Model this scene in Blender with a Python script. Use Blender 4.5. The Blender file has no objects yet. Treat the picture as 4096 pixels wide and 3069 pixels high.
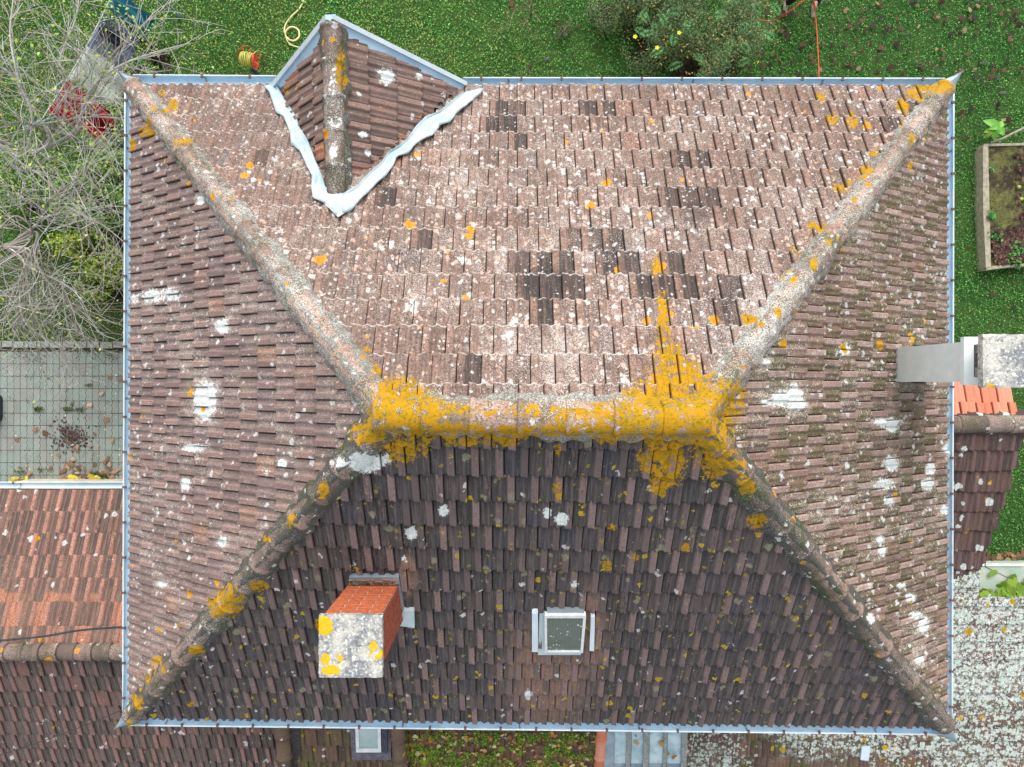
import bpy, bmesh, math, random
import numpy as np
from mathutils import Vector, Matrix
R = math.radians
# ------------------------------------------------------------------ camera
CAMZ = 13.7; FPX = 683.0
sc = bpy.context.scene
cd = bpy.data.cameras.new("camera"); cam = bpy.data.objects.new("camera", cd)
sc.collection.objects.link(cam); sc.camera = cam
cam.location = (0, 0, CAMZ); cam.rotation_euler = (0, 0, 0)
cd.sensor_width = 36; cd.sensor_fit = 'HORIZONTAL'; cd.lens = 36*FPX/1024
cd.clip_start = 0.1; cd.clip_end = 500
# ------------------------------------------------------------------ light: bright overcast, softer from the top of the picture
SUN_EL, SUN_AZ = 48, 4          # azimuth clockwise from +Y
w = bpy.data.worlds.new("World"); sc.world = w; w.use_nodes = True
wn = w.node_tree; wn.nodes.clear()
sky = wn.nodes.new('ShaderNodeTexSky'); sky.sky_type = 'NISHITA'; sky.sun_disc = False
sky.sun_elevation = R(SUN_EL); sky.sun_rotation = R(SUN_AZ); sky.dust_density = 3.0; sky.air_density = 1.0; sky.ozone_density=1.0
bg = wn.nodes.new('ShaderNodeBackground'); bg.inputs['Strength'].default_value = 0.15
hs = wn.nodes.new('ShaderNodeHueSaturation'); hs.inputs['Saturation'].default_value = 0.32
wo = wn.nodes.new('ShaderNodeOutputWorld')
wn.links.new(sky.outputs[0], hs.inputs['Color']); wn.links.new(hs.outputs[0], bg.inputs[0]); wn.links.new(bg.outputs[0], wo.inputs[0])
sl = bpy.data.lights.new("sun", 'SUN'); sl.energy = 0.6; sl.angle = R(45); sl.color = (1, .96, .9)
so = bpy.data.objects.new("sun", sl); sc.collection.objects.link(so)
d = Vector((math.sin(R(SUN_AZ))*math.cos(R(SUN_EL)), math.cos(R(SUN_AZ))*math.cos(R(SUN_EL)), math.sin(R(SUN_EL))))
so.rotation_euler = d.to_track_quat('Z', 'Y').to_euler(); so.location = (0, 12, 14)
sc.view_settings.view_transform = 'Standard'; sc.view_settings.look = 'None'
sc.view_settings.exposure = 0.95; sc.view_settings.gamma = 1
sc.cycles.max_bounces = 5; sc.cycles.diffuse_bounces = 3; sc.cycles.transparent_max_bounces = 4

rng = np.random.default_rng(7); random.seed(7)
# ------------------------------------------------------------------ helpers
def P(x, y, d):
    "a measured point of the photo, set at its real distance below the drone"
    return np.array([(x-512)*d/FPX, (383.5-y)*d/FPX, CAMZ-d])
def proj(v):
    d = CAMZ - v[..., 2]
    return 512 + v[..., 0]*FPX/d, 383.5 - v[..., 1]*FPX/d
def S(r, g, b):
    f = lambda c: (c/255/12.92) if c <= 10 else ((c/255+.055)/1.055)**2.4
    return (f(r), f(g), f(b), 1)
def unit(v): v = np.asarray(v, float); return v/np.linalg.norm(v)
class Plane:
    def __init__(s, a, b, c):           # a->b the eave, c any point up the slope
        s.O = np.asarray(a, float); s.U = unit(np.asarray(b)-s.O)
        t = np.asarray(c)-s.O; t = t - s.U*t.dot(s.U); s.V = unit(t); s.N = np.cross(s.U, s.V)
        if s.N[2] < 0: raise ValueError("flip plane")
    def uv(s, p): q = np.asarray(p)-s.O; return q.dot(s.U), q.dot(s.V)
    def at(s, u, v, h=0): return s.O + s.U*u + s.V*v + s.N*h
    def px(s, x, y, h=0):
        r = np.array([(x-512)/FPX, (383.5-y)/FPX, -1.0]); o = np.array([0, 0, CAMZ])
        t = ((s.O + s.N*h) - o).dot(s.N)/r.dot(s.N); return o + r*t
def tag(o, label=None, cat=None, group=None, kind=None):
    if label: o['label'] = label
    if cat: o['category'] = cat
    if group: o['group'] = group
    if kind: o['kind'] = kind
    return o
def empty(name, loc, label, cat, group=None):
    o = bpy.data.objects.new(name, None); sc.collection.objects.link(o); o.location = tuple(loc); o.empty_display_size = .2
    bpy.context.view_layer.update()
    return tag(o, label, cat, group)
def child(o, parent):
    o.parent = parent
    L = Vector((0, 0, 0)); p = parent
    while p is not None:
        if p.type == 'EMPTY': L += Vector(p.location)
        p = p.parent
    if parent.type == 'EMPTY': o.matrix_parent_inverse = Matrix.Translation(-L)
def mesh(name, V, F, mat, parent=None, smooth=False, label=None, attrs=None):
    me = bpy.data.meshes.new(name)
    V = np.asarray(V, dtype=np.float32).reshape(-1, 3)
    if isinstance(F, np.ndarray):
        n, k = F.shape
        me.vertices.add(len(V)); me.vertices.foreach_set('co', V.ravel())
        me.loops.add(n*k); me.loops.foreach_set('vertex_index', F.astype(np.int32).ravel())
        me.polygons.add(n); me.polygons.foreach_set('loop_start', np.arange(0, n*k, k, dtype=np.int32))
        me.update(calc_edges=True)
    else:
        me.from_pydata([tuple(map(float, v)) for v in V], [], [tuple(map(int, f)) for f in F]); me.update()
    if smooth: me.polygons.foreach_set('use_smooth', np.ones(len(me.polygons), dtype=bool))
    for k, a in (attrs or {}).items():
        at = me.attributes.new(k, 'FLOAT_COLOR', 'POINT'); at.data.foreach_set('color', np.asarray(a, dtype=np.float32).ravel())
    for m in (mat if isinstance(mat, (list, tuple)) else [mat]): me.materials.append(m)
    o = bpy.data.objects.new(name, me); sc.collection.objects.link(o)
    if parent is not None: child(o, parent)
    if label: o['label'] = label
    return o
class MB:
    "collects shapes into one mesh"
    def __init__(s): s.V = []; s.F = []; s.A = []
    def add(s, V, F, a=None):
        n = len(s.V); s.V += [tuple(v) for v in V]; s.F += [tuple(i+n for i in f) for f in F]
        s.A += [tuple(a) if a is not None else (.5, .5, .5, 1)]*len(V)
    def hexa(s, c8, a=None):  # bottom 4 ccw, top 4 ccw
        s.add(c8, [(3,2,1,0),(4,5,6,7),(0,1,5,4),(1,2,6,5),(2,3,7,6),(3,0,4,7)], a)
    def box(s, c, sz, ax=None, a=None, bev=0):
        c = np.asarray(c, float); X, Y, Z = (np.eye(3) if ax is None else ax)
        hx, hy, hz = np.asarray(sz)/2
        if bev <= 0:
            pts = [c + X*i*hx + Y*j*hy + Z*k*hz for k in (-1, 1) for i, j in ((-1,-1),(1,-1),(1,1),(-1,1))]
            s.hexa(pts, a)
        else:
            b = bev; rings = []
            for k, ins in ((-1, b), (-1+2*b/sz[2]*.999, 0), (1-2*b/sz[2]*.999, 0), (1, b)):
                r = []
                for i, j in ((-1,-1),(1,-1),(1,1),(-1,1)):
                    r += [c + X*(i*(hx-ins-(b if i*j > 0 else 0))) + Y*(j*(hy-ins-(0 if i*j > 0 else b))) + Z*k*hz,
                          c + X*(i*(hx-ins-(0 if i*j > 0 else b))) + Y*(j*(hy-ins-(b if i*j > 0 else 0))) + Z*k*hz]
                rings.append(r)
            V = sum(rings, []); n = 8; F = [tuple(range(n-1, -1, -1)), tuple(range(3*n, 4*n))]
            for q in range(3):
                for i in range(n): F.append((q*n+i, q*n+(i+1) % n, (q+1)*n+(i+1) % n, (q+1)*n+i))
            s.add(V, F, a)
    def tube(s, pts, rad, n=6, a=None, cap=True):
        pts = [np.asarray(p, float) for p in pts]; m = len(pts)
        rad = [rad]*m if np.isscalar(rad) else rad
        V = []; F = []; side = None
        for i in range(m):
            t = unit(pts[min(i+1, m-1)] - pts[max(i-1, 0)] + 1e-9)
            if side is None:
                h = np.array([0, 0, 1.]) if abs(t[2]) < .9 else np.array([1., 0, 0]); side = unit(np.cross(t, h))
            else:
                side = unit(side - t*side.dot(t))
            b = np.cross(t, side)
            for k in range(n):
                an = 2*math.pi*k/n; V.append(pts[i] + (side*math.cos(an) + b*math.sin(an))*rad[i])
        for i in range(m-1):
            for k in range(n): F.append((i*n+k, i*n+(k+1) % n, (i+1)*n+(k+1) % n, (i+1)*n+k))
        if cap: F.append(tuple(range(n))[::-1]); F.append(tuple(range((m-1)*n, m*n)))
        s.add(V, F, a)
    def build(s, name, mat, parent=None, smooth=False, label=None, attrs=False):
        return mesh(name, np.array(s.V), s.F, mat, parent, smooth, label, {'tint': s.A} if attrs else None)
def spline(pts, n=8):
    pts = [np.asarray(p, float) for p in pts]; q = [2*pts[0]-pts[1]] + pts + [2*pts[-1]-pts[-2]]; out = []
    for i in range(1, len(q)-2):
        for k in range(n):
            t = k/n; a, b, c, e = q[i-1], q[i], q[i+1], q[i+2]
            out.append(.5*((2*b)+(c-a)*t+(2*a-5*b+4*c-e)*t*t+(-a+3*b-3*c+e)*t**3))
    out.append(pts[-1]); return out
# value noise on arrays (for shapes)
_T = rng.random((64, 64))
def vn(x, y):
    x = np.asarray(x, float); y = np.asarray(y, float); xi = np.floor(x).astype(int); yi = np.floor(y).astype(int)
    fx = x-xi; fy = y-yi; fx = fx*fx*(3-2*fx); fy = fy*fy*(3-2*fy); g = lambda a, b: _T[a % 64, b % 64]
    return (g(xi, yi)*(1-fx)+g(xi+1, yi)*fx)*(1-fy)+(g(xi, yi+1)*(1-fx)+g(xi+1, yi+1)*fx)*fy
# ------------------------------------------------------------------ node helper
class NT:
    def __init__(s, name):
        s.m = bpy.data.materials.new(name); s.m.use_nodes = True; s.t = s.m.node_tree; s.t.nodes.clear()
        s.out = s.t.nodes.new('ShaderNodeOutputMaterial'); s.b = s.t.nodes.new('ShaderNodeBsdfPrincipled')
        s.t.links.new(s.b.outputs[0], s.out.inputs[0]); s._pos = None
    def n(s, ty, **kw):
        nd = s.t.nodes.new(ty)
        for k, v in kw.items(): setattr(nd, k, v)
        return nd
    def link(s, a, b):
        if isinstance(a, bpy.types.NodeSocket): s.t.links.new(a, b)
        else:
            if hasattr(b.default_value, '__len__') and not hasattr(a, '__len__'): a = (a, a, a, 1)[:len(b.default_value)]
            b.default_value = a
    @property
    def pos(s):
        if s._pos is None: s._pos = s.n('ShaderNodeNewGeometry').outputs['Position']
        return s._pos
    def math(s, op, a, b=0.0, c=None, clamp=False):
        nd = s.n('ShaderNodeMath', operation=op, use_clamp=clamp); s.link(a, nd.inputs[0]); s.link(b, nd.inputs[1])
        if c is not None: s.link(c, nd.inputs[2])
        return nd.outputs[0]
    def mix(s, f, a, b, mode='MIX'):
        nd = s.n('ShaderNodeMix', data_type='RGBA', blend_type=mode); nd.clamp_factor = True
        s.link(f, nd.inputs[0]); s.link(a, nd.inputs[6]); s.link(b, nd.inputs[7]); return nd.outputs[2]
    def noise(s, scale, detail=3, rough=.55, vec=None, dist=0, col=False):
        nd = s.n('ShaderNodeTexNoise'); s.link(vec if vec is not None else s.pos, nd.inputs['Vector'])
        nd.inputs['Scale'].default_value = scale; nd.inputs['Detail'].default_value = detail; nd.inputs['Roughness'].default_value = rough
        nd.inputs['Distortion'].default_value = dist; return nd.outputs['Color' if col else 'Fac']
    def step(s, x, lo, hi):
        nd = s.n('ShaderNodeMapRange', clamp=True, interpolation_type='SMOOTHSTEP')
        s.link(x, nd.inputs[0]); s.link(lo, nd.inputs[1]); s.link(hi, nd.inputs[2]); return nd.outputs[0]
    def ramp(s, f, stops, mode='LINEAR'):
        nd = s.n('ShaderNodeValToRGB'); s.link(f, nd.inputs[0]); cr = nd.color_ramp; cr.interpolation = mode
        while len(cr.elements) < len(stops): cr.elements.new(.5)
        for e, (p, c) in zip(cr.elements, stops): e.position = p; e.color = c
        return nd.outputs[0]
    def attr(s, name):
        nd = s.n('ShaderNodeAttribute', attribute_name=name); sp = s.n('ShaderNodeSeparateColor'); s.t.links.new(nd.outputs['Color'], sp.inputs[0])
        return sp.outputs[0], sp.outputs[1], sp.outputs[2], nd.outputs['Alpha'], nd.outputs['Color']
    def scalev(s, v, k, off=(0, 0, 0)):
        nd = s.n('ShaderNodeMapping'); s.link(v, nd.inputs[0]); nd.inputs[3].default_value = k; nd.inputs[1].default_value = off; return nd.outputs[0]
    def spots(s, scale, rmax, power=2.0, warp=.06, off=(0, 0, 0), thick=0.0):
        "round crusts of random size: 1 inside"
        wv = s.n('ShaderNodeVectorMath', operation='ADD'); s.link(s.scalev(s.pos, (1, 1, 1), off), wv.inputs[0])
        nz = s.noise(scale*3.2, 2, .6, col=True); sb = s.n('ShaderNodeVectorMath', operation='MULTIPLY_ADD')
        s.link(nz, sb.inputs[0]); sb.inputs[1].default_value = (warp,)*3; sb.inputs[2].default_value = (-warp/2,)*3
        s.link(sb.outputs[0], wv.inputs[1])
        vo = s.n('ShaderNodeTexVoronoi'); s.link(wv.outputs[0], vo.inputs['Vector']); vo.inputs['Scale'].default_value = scale
        sp = s.n('ShaderNodeSeparateColor'); s.link(vo.outputs['Color'], sp.inputs[0])
        rad = s.math('MULTIPLY', s.math('POWER', sp.outputs[0], power), rmax)
        dd = s.math('SUBTRACT', rad, vo.outputs['Distance'])
        return s.step(dd, 0.0, .06), dd, sp.outputs[1]
    def fin(s, col, rough=.9, metal=0, bump=None, dist=.004, strength=.6, spec=.3):
        s.link(col, s.b.inputs['Base Color']); s.link(rough, s.b.inputs['Roughness']); s.link(metal, s.b.inputs['Metallic'])
        s.b.inputs['Specular IOR Level'].default_value = spec
        if bump is not None:
            bn = s.n('ShaderNodeBump'); bn.inputs['Distance'].default_value = dist; bn.inputs['Strength'].default_value = strength
            s.link(bump, bn.inputs['Height']); s.link(bn.outputs[0], s.b.inputs['Normal'])
        return s.m
def simple(name, c1, c2, scale=20, rough=.85, metal=0, bump=.003, detail=4, spec=.3):
    t = NT(name); n = t.noise(scale, detail, .6); return t.fin(t.mix(t.step(n, .3, .7), c1, c2), rough, metal, t.noise(scale*3, 3), bump, .6, spec)
def tinted(name, rough=.7, k=.35, scale=60, spec=.3, trans=0):
    t = NT(name); r, g, b, a, c = t.attr('tint'); n = t.noise(scale, 2); m = t.mix(k, c, t.mix(n, S(0, 0, 0), c)); 
    return t.fin(m, rough, 0, None, spec=spec)

def tile_mat(name, base, strip, stripamt, mottle, dark, speck, white, yellow, olive=None, edge=None, warm=(150, 116, 96)):
    """base: ramp stops over the tile's own random value; speck=(color, lo, hi); white=(color, scale, rmax, power); yellow same"""
    t = NT(name); r1, r2, ac, al, _ = t.attr('tile'); yb, wb, db, sb, _ = t.attr('paint')
    col = t.ramp(r1, base)
    big = t.noise(1.1, 3, .6); mid = t.noise(9, 5, .65); fine = t.noise(95, 4, .7); gran = t.noise(42, 5, .75)
    cv = t.n('ShaderNodeCombineXYZ'); t.link(t.math('ADD', t.math('MULTIPLY', ac, 13), t.math('MULTIPLY', r1, 177)), cv.inputs[0]); t.link(t.math('ADD', t.math('MULTIPLY', al, 1.1), t.math('MULTIPLY', r2, 91)), cv.inputs[1]); t.link(t.math('MULTIPLY', r2, 57), cv.inputs[2])
    streak = t.noise(1.0, 3, .6, cv.outputs[0]); sfine = t.noise(3.2, 2, .6, cv.outputs[0])
    col = t.mix(t.math('MULTIPLY', t.step(t.math('ADD', sb, t.math('MULTIPLY', t.math('SUBTRACT', streak, .5), .8)), .3, .42), .8), col, t.mix(mid, S(*warm), S(178, 140, 122)))
    col = t.mix(t.math('MULTIPLY', t.step(streak, .42, .66), .42), col, dark[0]); col = t.mix(t.math('MULTIPLY', t.step(streak, .5, .32), .35), col, strip[0])
    st = t.math('MULTIPLY', t.step(ac, .62, .7), t.math('MULTIPLY', stripamt, t.step(t.math('ADD', t.math('MULTIPLY', sfine, .7), t.math('ADD', t.math('MULTIPLY', mid, .3), t.math('MULTIPLY', r2, .45))), .48, .72)))
    col = t.mix(st, col, t.mix(r1, strip[0], strip[1]))
    hump = t.math('MULTIPLY', t.step(t.math('ABSOLUTE', t.math('SUBTRACT', ac, .365)), .075, .03), t.step(sfine, .34, .6))
    col = t.mix(t.math('MULTIPLY', hump, stripamt*.62), col, strip[1])
    # weather mottling
    col = t.mix(t.math('MULTIPLY', t.step(gran, .45, .62), mottle[1]), col, mottle[0])
    dk = t.step(t.math('ADD', t.math('ADD', t.math('MULTIPLY', big, .5), t.math('MULTIPLY', mid, .6)), t.math('ADD', t.math('MULTIPLY', gran, .25), db)), dark[1], dark[1]+.14)
    col = t.mix(t.math('MULTIPLY', dk, dark[2]), col, dark[0])
    if olive:
        ol = t.step(t.math('ADD', t.math('MULTIPLY', t.noise(3.2, 3, .6, off3(t)), .6), t.math('MULTIPLY', gran, .55)), olive[1], olive[1]+.09)
        if olive[3]: ol = t.math('MULTIPLY', ol, t.math('SUBTRACT', 1.0, t.math('MULTIPLY', t.step(ac, .58, .68), olive[3])))
        col = t.mix(t.math('MULTIPLY', ol, olive[2]), col, olive[0])
    # pale crust speckle
    sp = t.step(t.math('ADD', fine, t.math('ADD', t.math('MULTIPLY', t.math('SUBTRACT', big, .5), .35), t.math('ADD', t.math('MULTIPLY', t.math('SUBTRACT', mid, .5), .3), t.math('MULTIPLY', wb, .15)))), speck[1], speck[2])
    col = t.mix(t.math('MULTIPLY', t.math('MULTIPLY', sp, t.math('SUBTRACT', 1.0, t.math('MULTIPLY', st, .6))), speck[3]), col, speck[0])
    if edge: col = t.mix(t.math('MULTIPLY', t.math('MULTIPLY', t.step(al, .05, .0), t.step(mid, .4, .55)), edge[1]), col, edge[0])
    for (wc, s_, rm, pw, wp, off, gate) in white:
        m, dd, rc = t.spots(s_, rm, pw, wp, off)
        if gate is not None: m = t.math('MULTIPLY', m, t.step(t.math('ADD', t.noise(gate[0], 2, .5), t.math('MULTIPLY', wb, .5)), gate[1], gate[1]+.08))
        wcol = t.mix(t.step(gran, .35, .7), wc[0], wc[1])
        col = t.mix(t.math('MULTIPLY', m, .92), col, wcol)
    wp_ = t.step(t.math('ADD', wb, t.math('MULTIPLY', t.math('SUBTRACT', t.noise(21, 5, .72), .5), 1.5)), .5, .58)
    col = t.mix(t.math('MULTIPLY', wp_, .9), col, t.mix(t.step(gran, .35, .65), S(196, 205, 200), S(236, 240, 236)))
    for (yc, s_, rm, pw, wp, off, gate) in yellow:
        m, dd, rc = t.spots(s_, rm, pw, wp, off)
        if gate is not None: m = t.math('MULTIPLY', m, t.step(t.math('ADD', t.noise(gate[0], 2, .5), yb), gate[1], gate[1]+.06))
        col = t.mix(m, col, t.mix(t.step(dd, .02, .14), yc[0], yc[1]))
    yn = t.noise(24, 5, .7); yp = t.step(t.math('ADD', yb, t.math('MULTIPLY', t.math('SUBTRACT', yn, .5), 1.25)), .5, .55)
    yc = t.ramp(t.math('ADD', t.math('MULTIPLY', gran, .7), t.math('MULTIPLY', mid, .3)), [(.34, S(84, 84, 26)), (.43, S(140, 122, 26)), (.51, S(186, 140, 24)), (.60, S(200, 136, 24)), (.70, S(206, 166, 60))])
    vth = t.math('ADD', .43, t.math('MULTIPLY', yb, .13)); yp = t.math('MULTIPLY', yp, t.math('SUBTRACT', 1.0, t.math('MULTIPLY', t.step(t.noise(13, 5, .72, off3(t)), vth, t.math('ADD', vth, .035)), .92)))
    col = t.mix(yp, col, yc)
    jn = t.step(t.math('ABSOLUTE', t.math('SUBTRACT', ac, .5)), .470, .488); col = t.mix(t.math('MULTIPLY', jn, .75 if stripamt else 0), col, S(44, 34, 32))
    hgt = t.math('ADD', t.math('MULTIPLY', gran, .7), t.math('MULTIPLY', fine, .3))
    return t.fin(col, .92, 0, hgt, .006, .7, .2)
def off3(t): return t.scalev(t.pos, (1, 1, 1), (13.1, 5.7, 2.2))
# ------------------------------------------------------------------ measured lichen crusts (photo at 2211 px): x, y, rx, ry, strength
K = 1024/2211
YEL = [(860,880,55,55,1),(900,900,60,45,.95),(960,885,90,16,.72),(1040,890,90,16,.6),(1130,885,70,18,.62),(1220,895,90,24,.62),(1320,895,90,30,.7),(980,925,90,12,.85),(1100,932,90,11,.9),(1220,930,90,12,.9),(1340,925,90,16,.95),(1440,925,60,20,1),(1420,890,80,55,1),(1500,900,75,60,1),
 (1470,830,70,50,.85),(1445,780,35,45,.8),(1432,715,14,45,.85),(1430,660,12,30,.85),(1418,575,12,22,.8),(1560,860,45,40,.85),(1570,900,40,30,.7),(1545,975,50,50,.75),(1520,830,40,35,.7),
 (1430,985,45,35,1),(1440,1020,30,30,.85),(1420,1050,20,22,.8),(1465,1015,16,26,.75),(1545,1018,20,14,1),(1612,1048,18,20,.9),(1590,1005,22,18,.8),(1634,1125,19,12,1.1),
 (800,935,40,22,.9),(780,945,22,12,.9),(865,970,45,30,.75),(915,960,14,26,.75),(1000,950,50,14,.8),(1080,950,50,14,.8),(1320,950,40,12,.7),(790,765,14,14,.8),(812,800,14,16,.7),(880,830,20,20,.6),
 (700,1060,14,18,.9),(630,1125,10,25,.7),(575,1165,10,10,.7),(488,1300,32,26,1),(470,1325,18,12,.8),(495,1270,8,10,.9),(560,1265,18,10,1),(425,1405,14,9,1.1),(340,1425,12,9,.9),(355,1445,8,7,.9),(320,1465,8,10,.8),
 (330,1440,8,8,.9),(300,1520,10,14,.9),(345,1360,6,8,.8),(390,1350,6,6,.8),(280,1560,6,12,.8),(410,1520,8,6,.8),(290,1505,8,8,.8),
 (2030,187,30,14,1),(2000,192,28,12,.9),(1985,205,14,12,.9),(1950,230,13,16,.9),(1965,200,10,10,.8),(1840,262,10,16,1),(1795,258,13,10,.95),(1772,207,9,9,1),(1886,330,12,9,.8),(1873,368,14,10,.9),(1818,405,18,10,.9),
 (1840,390,10,8,.7),(1865,380,10,10,.8),(1768,490,22,10,.9),(1715,540,12,8,.7),(1690,600,10,8,.7),(1615,690,18,10,.9),(1640,700,10,7,.8),(1680,672,9,16,.8),(1790,520,8,10,.7),(1757,570,9,13,.9),(1845,430,7,8,.8),(1968,300,7,11,1),(1900,745,7,12,.9),
 (395,305,22,8,1),(374,228,9,13,1),(318,285,14,12,1),(320,262,9,8,.8),(350,200,8,7,.9),(330,235,7,7,.8),(285,313,7,14,.9),(362,240,14,5,.8),(505,425,9,8,.6),(560,548,10,10,.6),(345,800,0,0,0),
 (735,140,10,40,.8),(740,175,12,16,.9),(715,85,14,10,.6),(620,195,5,10,.9),(840,170,0,0,0),
 (1205,1055,9,20,.9),(1205,970,8,12,.8),(1310,1222,12,10,.9),(1370,1202,9,8,.9),(1480,1182,9,9,.9),(1320,1140,8,7,.9),(725,780,10,18,.6),(690,720,9,8,.6),(1600,790,12,10,.6),(1760,960,0,0,0),
 (700,1352,16,16,1),(698,1340,14,10,.8),(805,1395,8,9,1),(703,1423,8,10,1),(735,1423,6,6,1),(715,1447,16,9,1),(825,1410,8,7,.9),(815,1420,6,5,.9),(800,1415,5,5,.8),
 (2160,745,0,0,0),(2170,740,0,0,0),(1910,800,0,0,0)]
WHI = [(443,865,20,36,.95),(435,840,14,14,.8),(790,1000,26,16,1.1),(775,990,22,12,.8),(480,705,11,13,1),(330,640,22,14,.8),(370,635,18,12,.8),(290,645,10,9,.7),(420,967,22,7,.9),(400,1045,10,12,.8),(440,1100,0,0,0),
 (958,1102,9,9,1.1),(888,1152,11,10,1.1),(1182,1108,8,8,1.1),(1212,1122,11,10,1.1),(1240,1262,8,6,1),(1140,1500,7,8,1),(873,1208,6,5,1),(1310,1380,0,0,0),(880,1080,0,0,0),(830,990,14,8,1),(735,1000,8,10,.9),(610,1000,8,8,.9),
 (1700,860,30,14,.9),(1715,850,14,20,.8),(1718,872,20,12,.9),(1738,835,0,0,0),(1915,912,24,8,1),(1925,925,16,8,.8),(1925,1000,12,14,.9),(1910,1045,22,12,.8),(1920,1080,14,14,.7),(2008,1012,9,12,.9),(2004,1045,12,12,.9),(1995,1350,10,14,.9),(1978,1330,14,8,.8),(1825,755,10,12,.9),
 (1880,1335,7,9,1),(1905,1190,8,10,.9),(1945,1265,8,6,.9),(1965,1290,10,8,.9),(2040,1100,8,8,.9),(2045,970,8,8,.9),(1985,1425,9,8,.9),(1655,870,10,6,.8),(1600,870,0,0,0),(1655,780,8,6,.9),(1740,990,0,0,0),(1900,1165,10,12,.7),(1780,1120,0,0,0),
 (1795,770,0,0,0),(835,166,14,14,.95),(822,155,8,6,.8),(905,165,6,6,1),(785,290,7,7,1),(795,330,6,6,1),(720,330,8,18,.8),(725,265,20,26,.55),(720,180,16,60,.5),(1345,625,0,0,0),(485,705,8,10,.9),(432,433,7,8,1),(480,1170,8,10,.9),
 (270,1440,0,0,0),(350,1260,10,6,.9),(1000,560,12,10,.7),(1100,720,10,10,.7),(1110,690,8,12,.7),(895,660,9,20,.7),(920,780,0,0,0),(1350,820,20,12,.6),(1500,600,0,0,0)]
# DRK marks single tiles that are darker in colour than their neighbours
DRK = [(1095,262,26,18,.4),(1270,228,40,16,.3),(1500,460,26,24,.55),(1325,555,28,28,.6),(870,555,40,26,.35),(900,560,30,26,.3),(1175,610,45,26,.6),(1415,610,26,26,.45),(1535,660,26,30,.55),(1130,465,60,26,.3),(960,520,60,20,.2),(1500,340,120,50,.15),
 (1750,300,120,60,.15),(600,400,0,0,0)]
WRM = [(1180,1450,95,120,.5),(1280,1370,25,110,.5),(1160,1380,30,60,.5),(880,1245,14,30,.9),(1130,1500,40,60,.3)]
def paint(V):
    x, y = proj(V); x = x/K; y = y/K; out = np.zeros((len(V), 4), np.float32)
    for ch, lst in enumerate((YEL, WHI, DRK, WRM)):
        a = out[:, ch]
        for (cx, cy, rx, ry, s) in lst:
            if rx <= 0: continue
            sel = (abs(x-cx) < rx*2.2) & (abs(y-cy) < ry*2.2)
            if not sel.any(): continue
            q = ((x[sel]-cx)/rx)**2 + ((y[sel]-cy)/ry)**2
            a[sel] = np.maximum(a[sel], s*np.exp(-.42*q))
    return out
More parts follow.
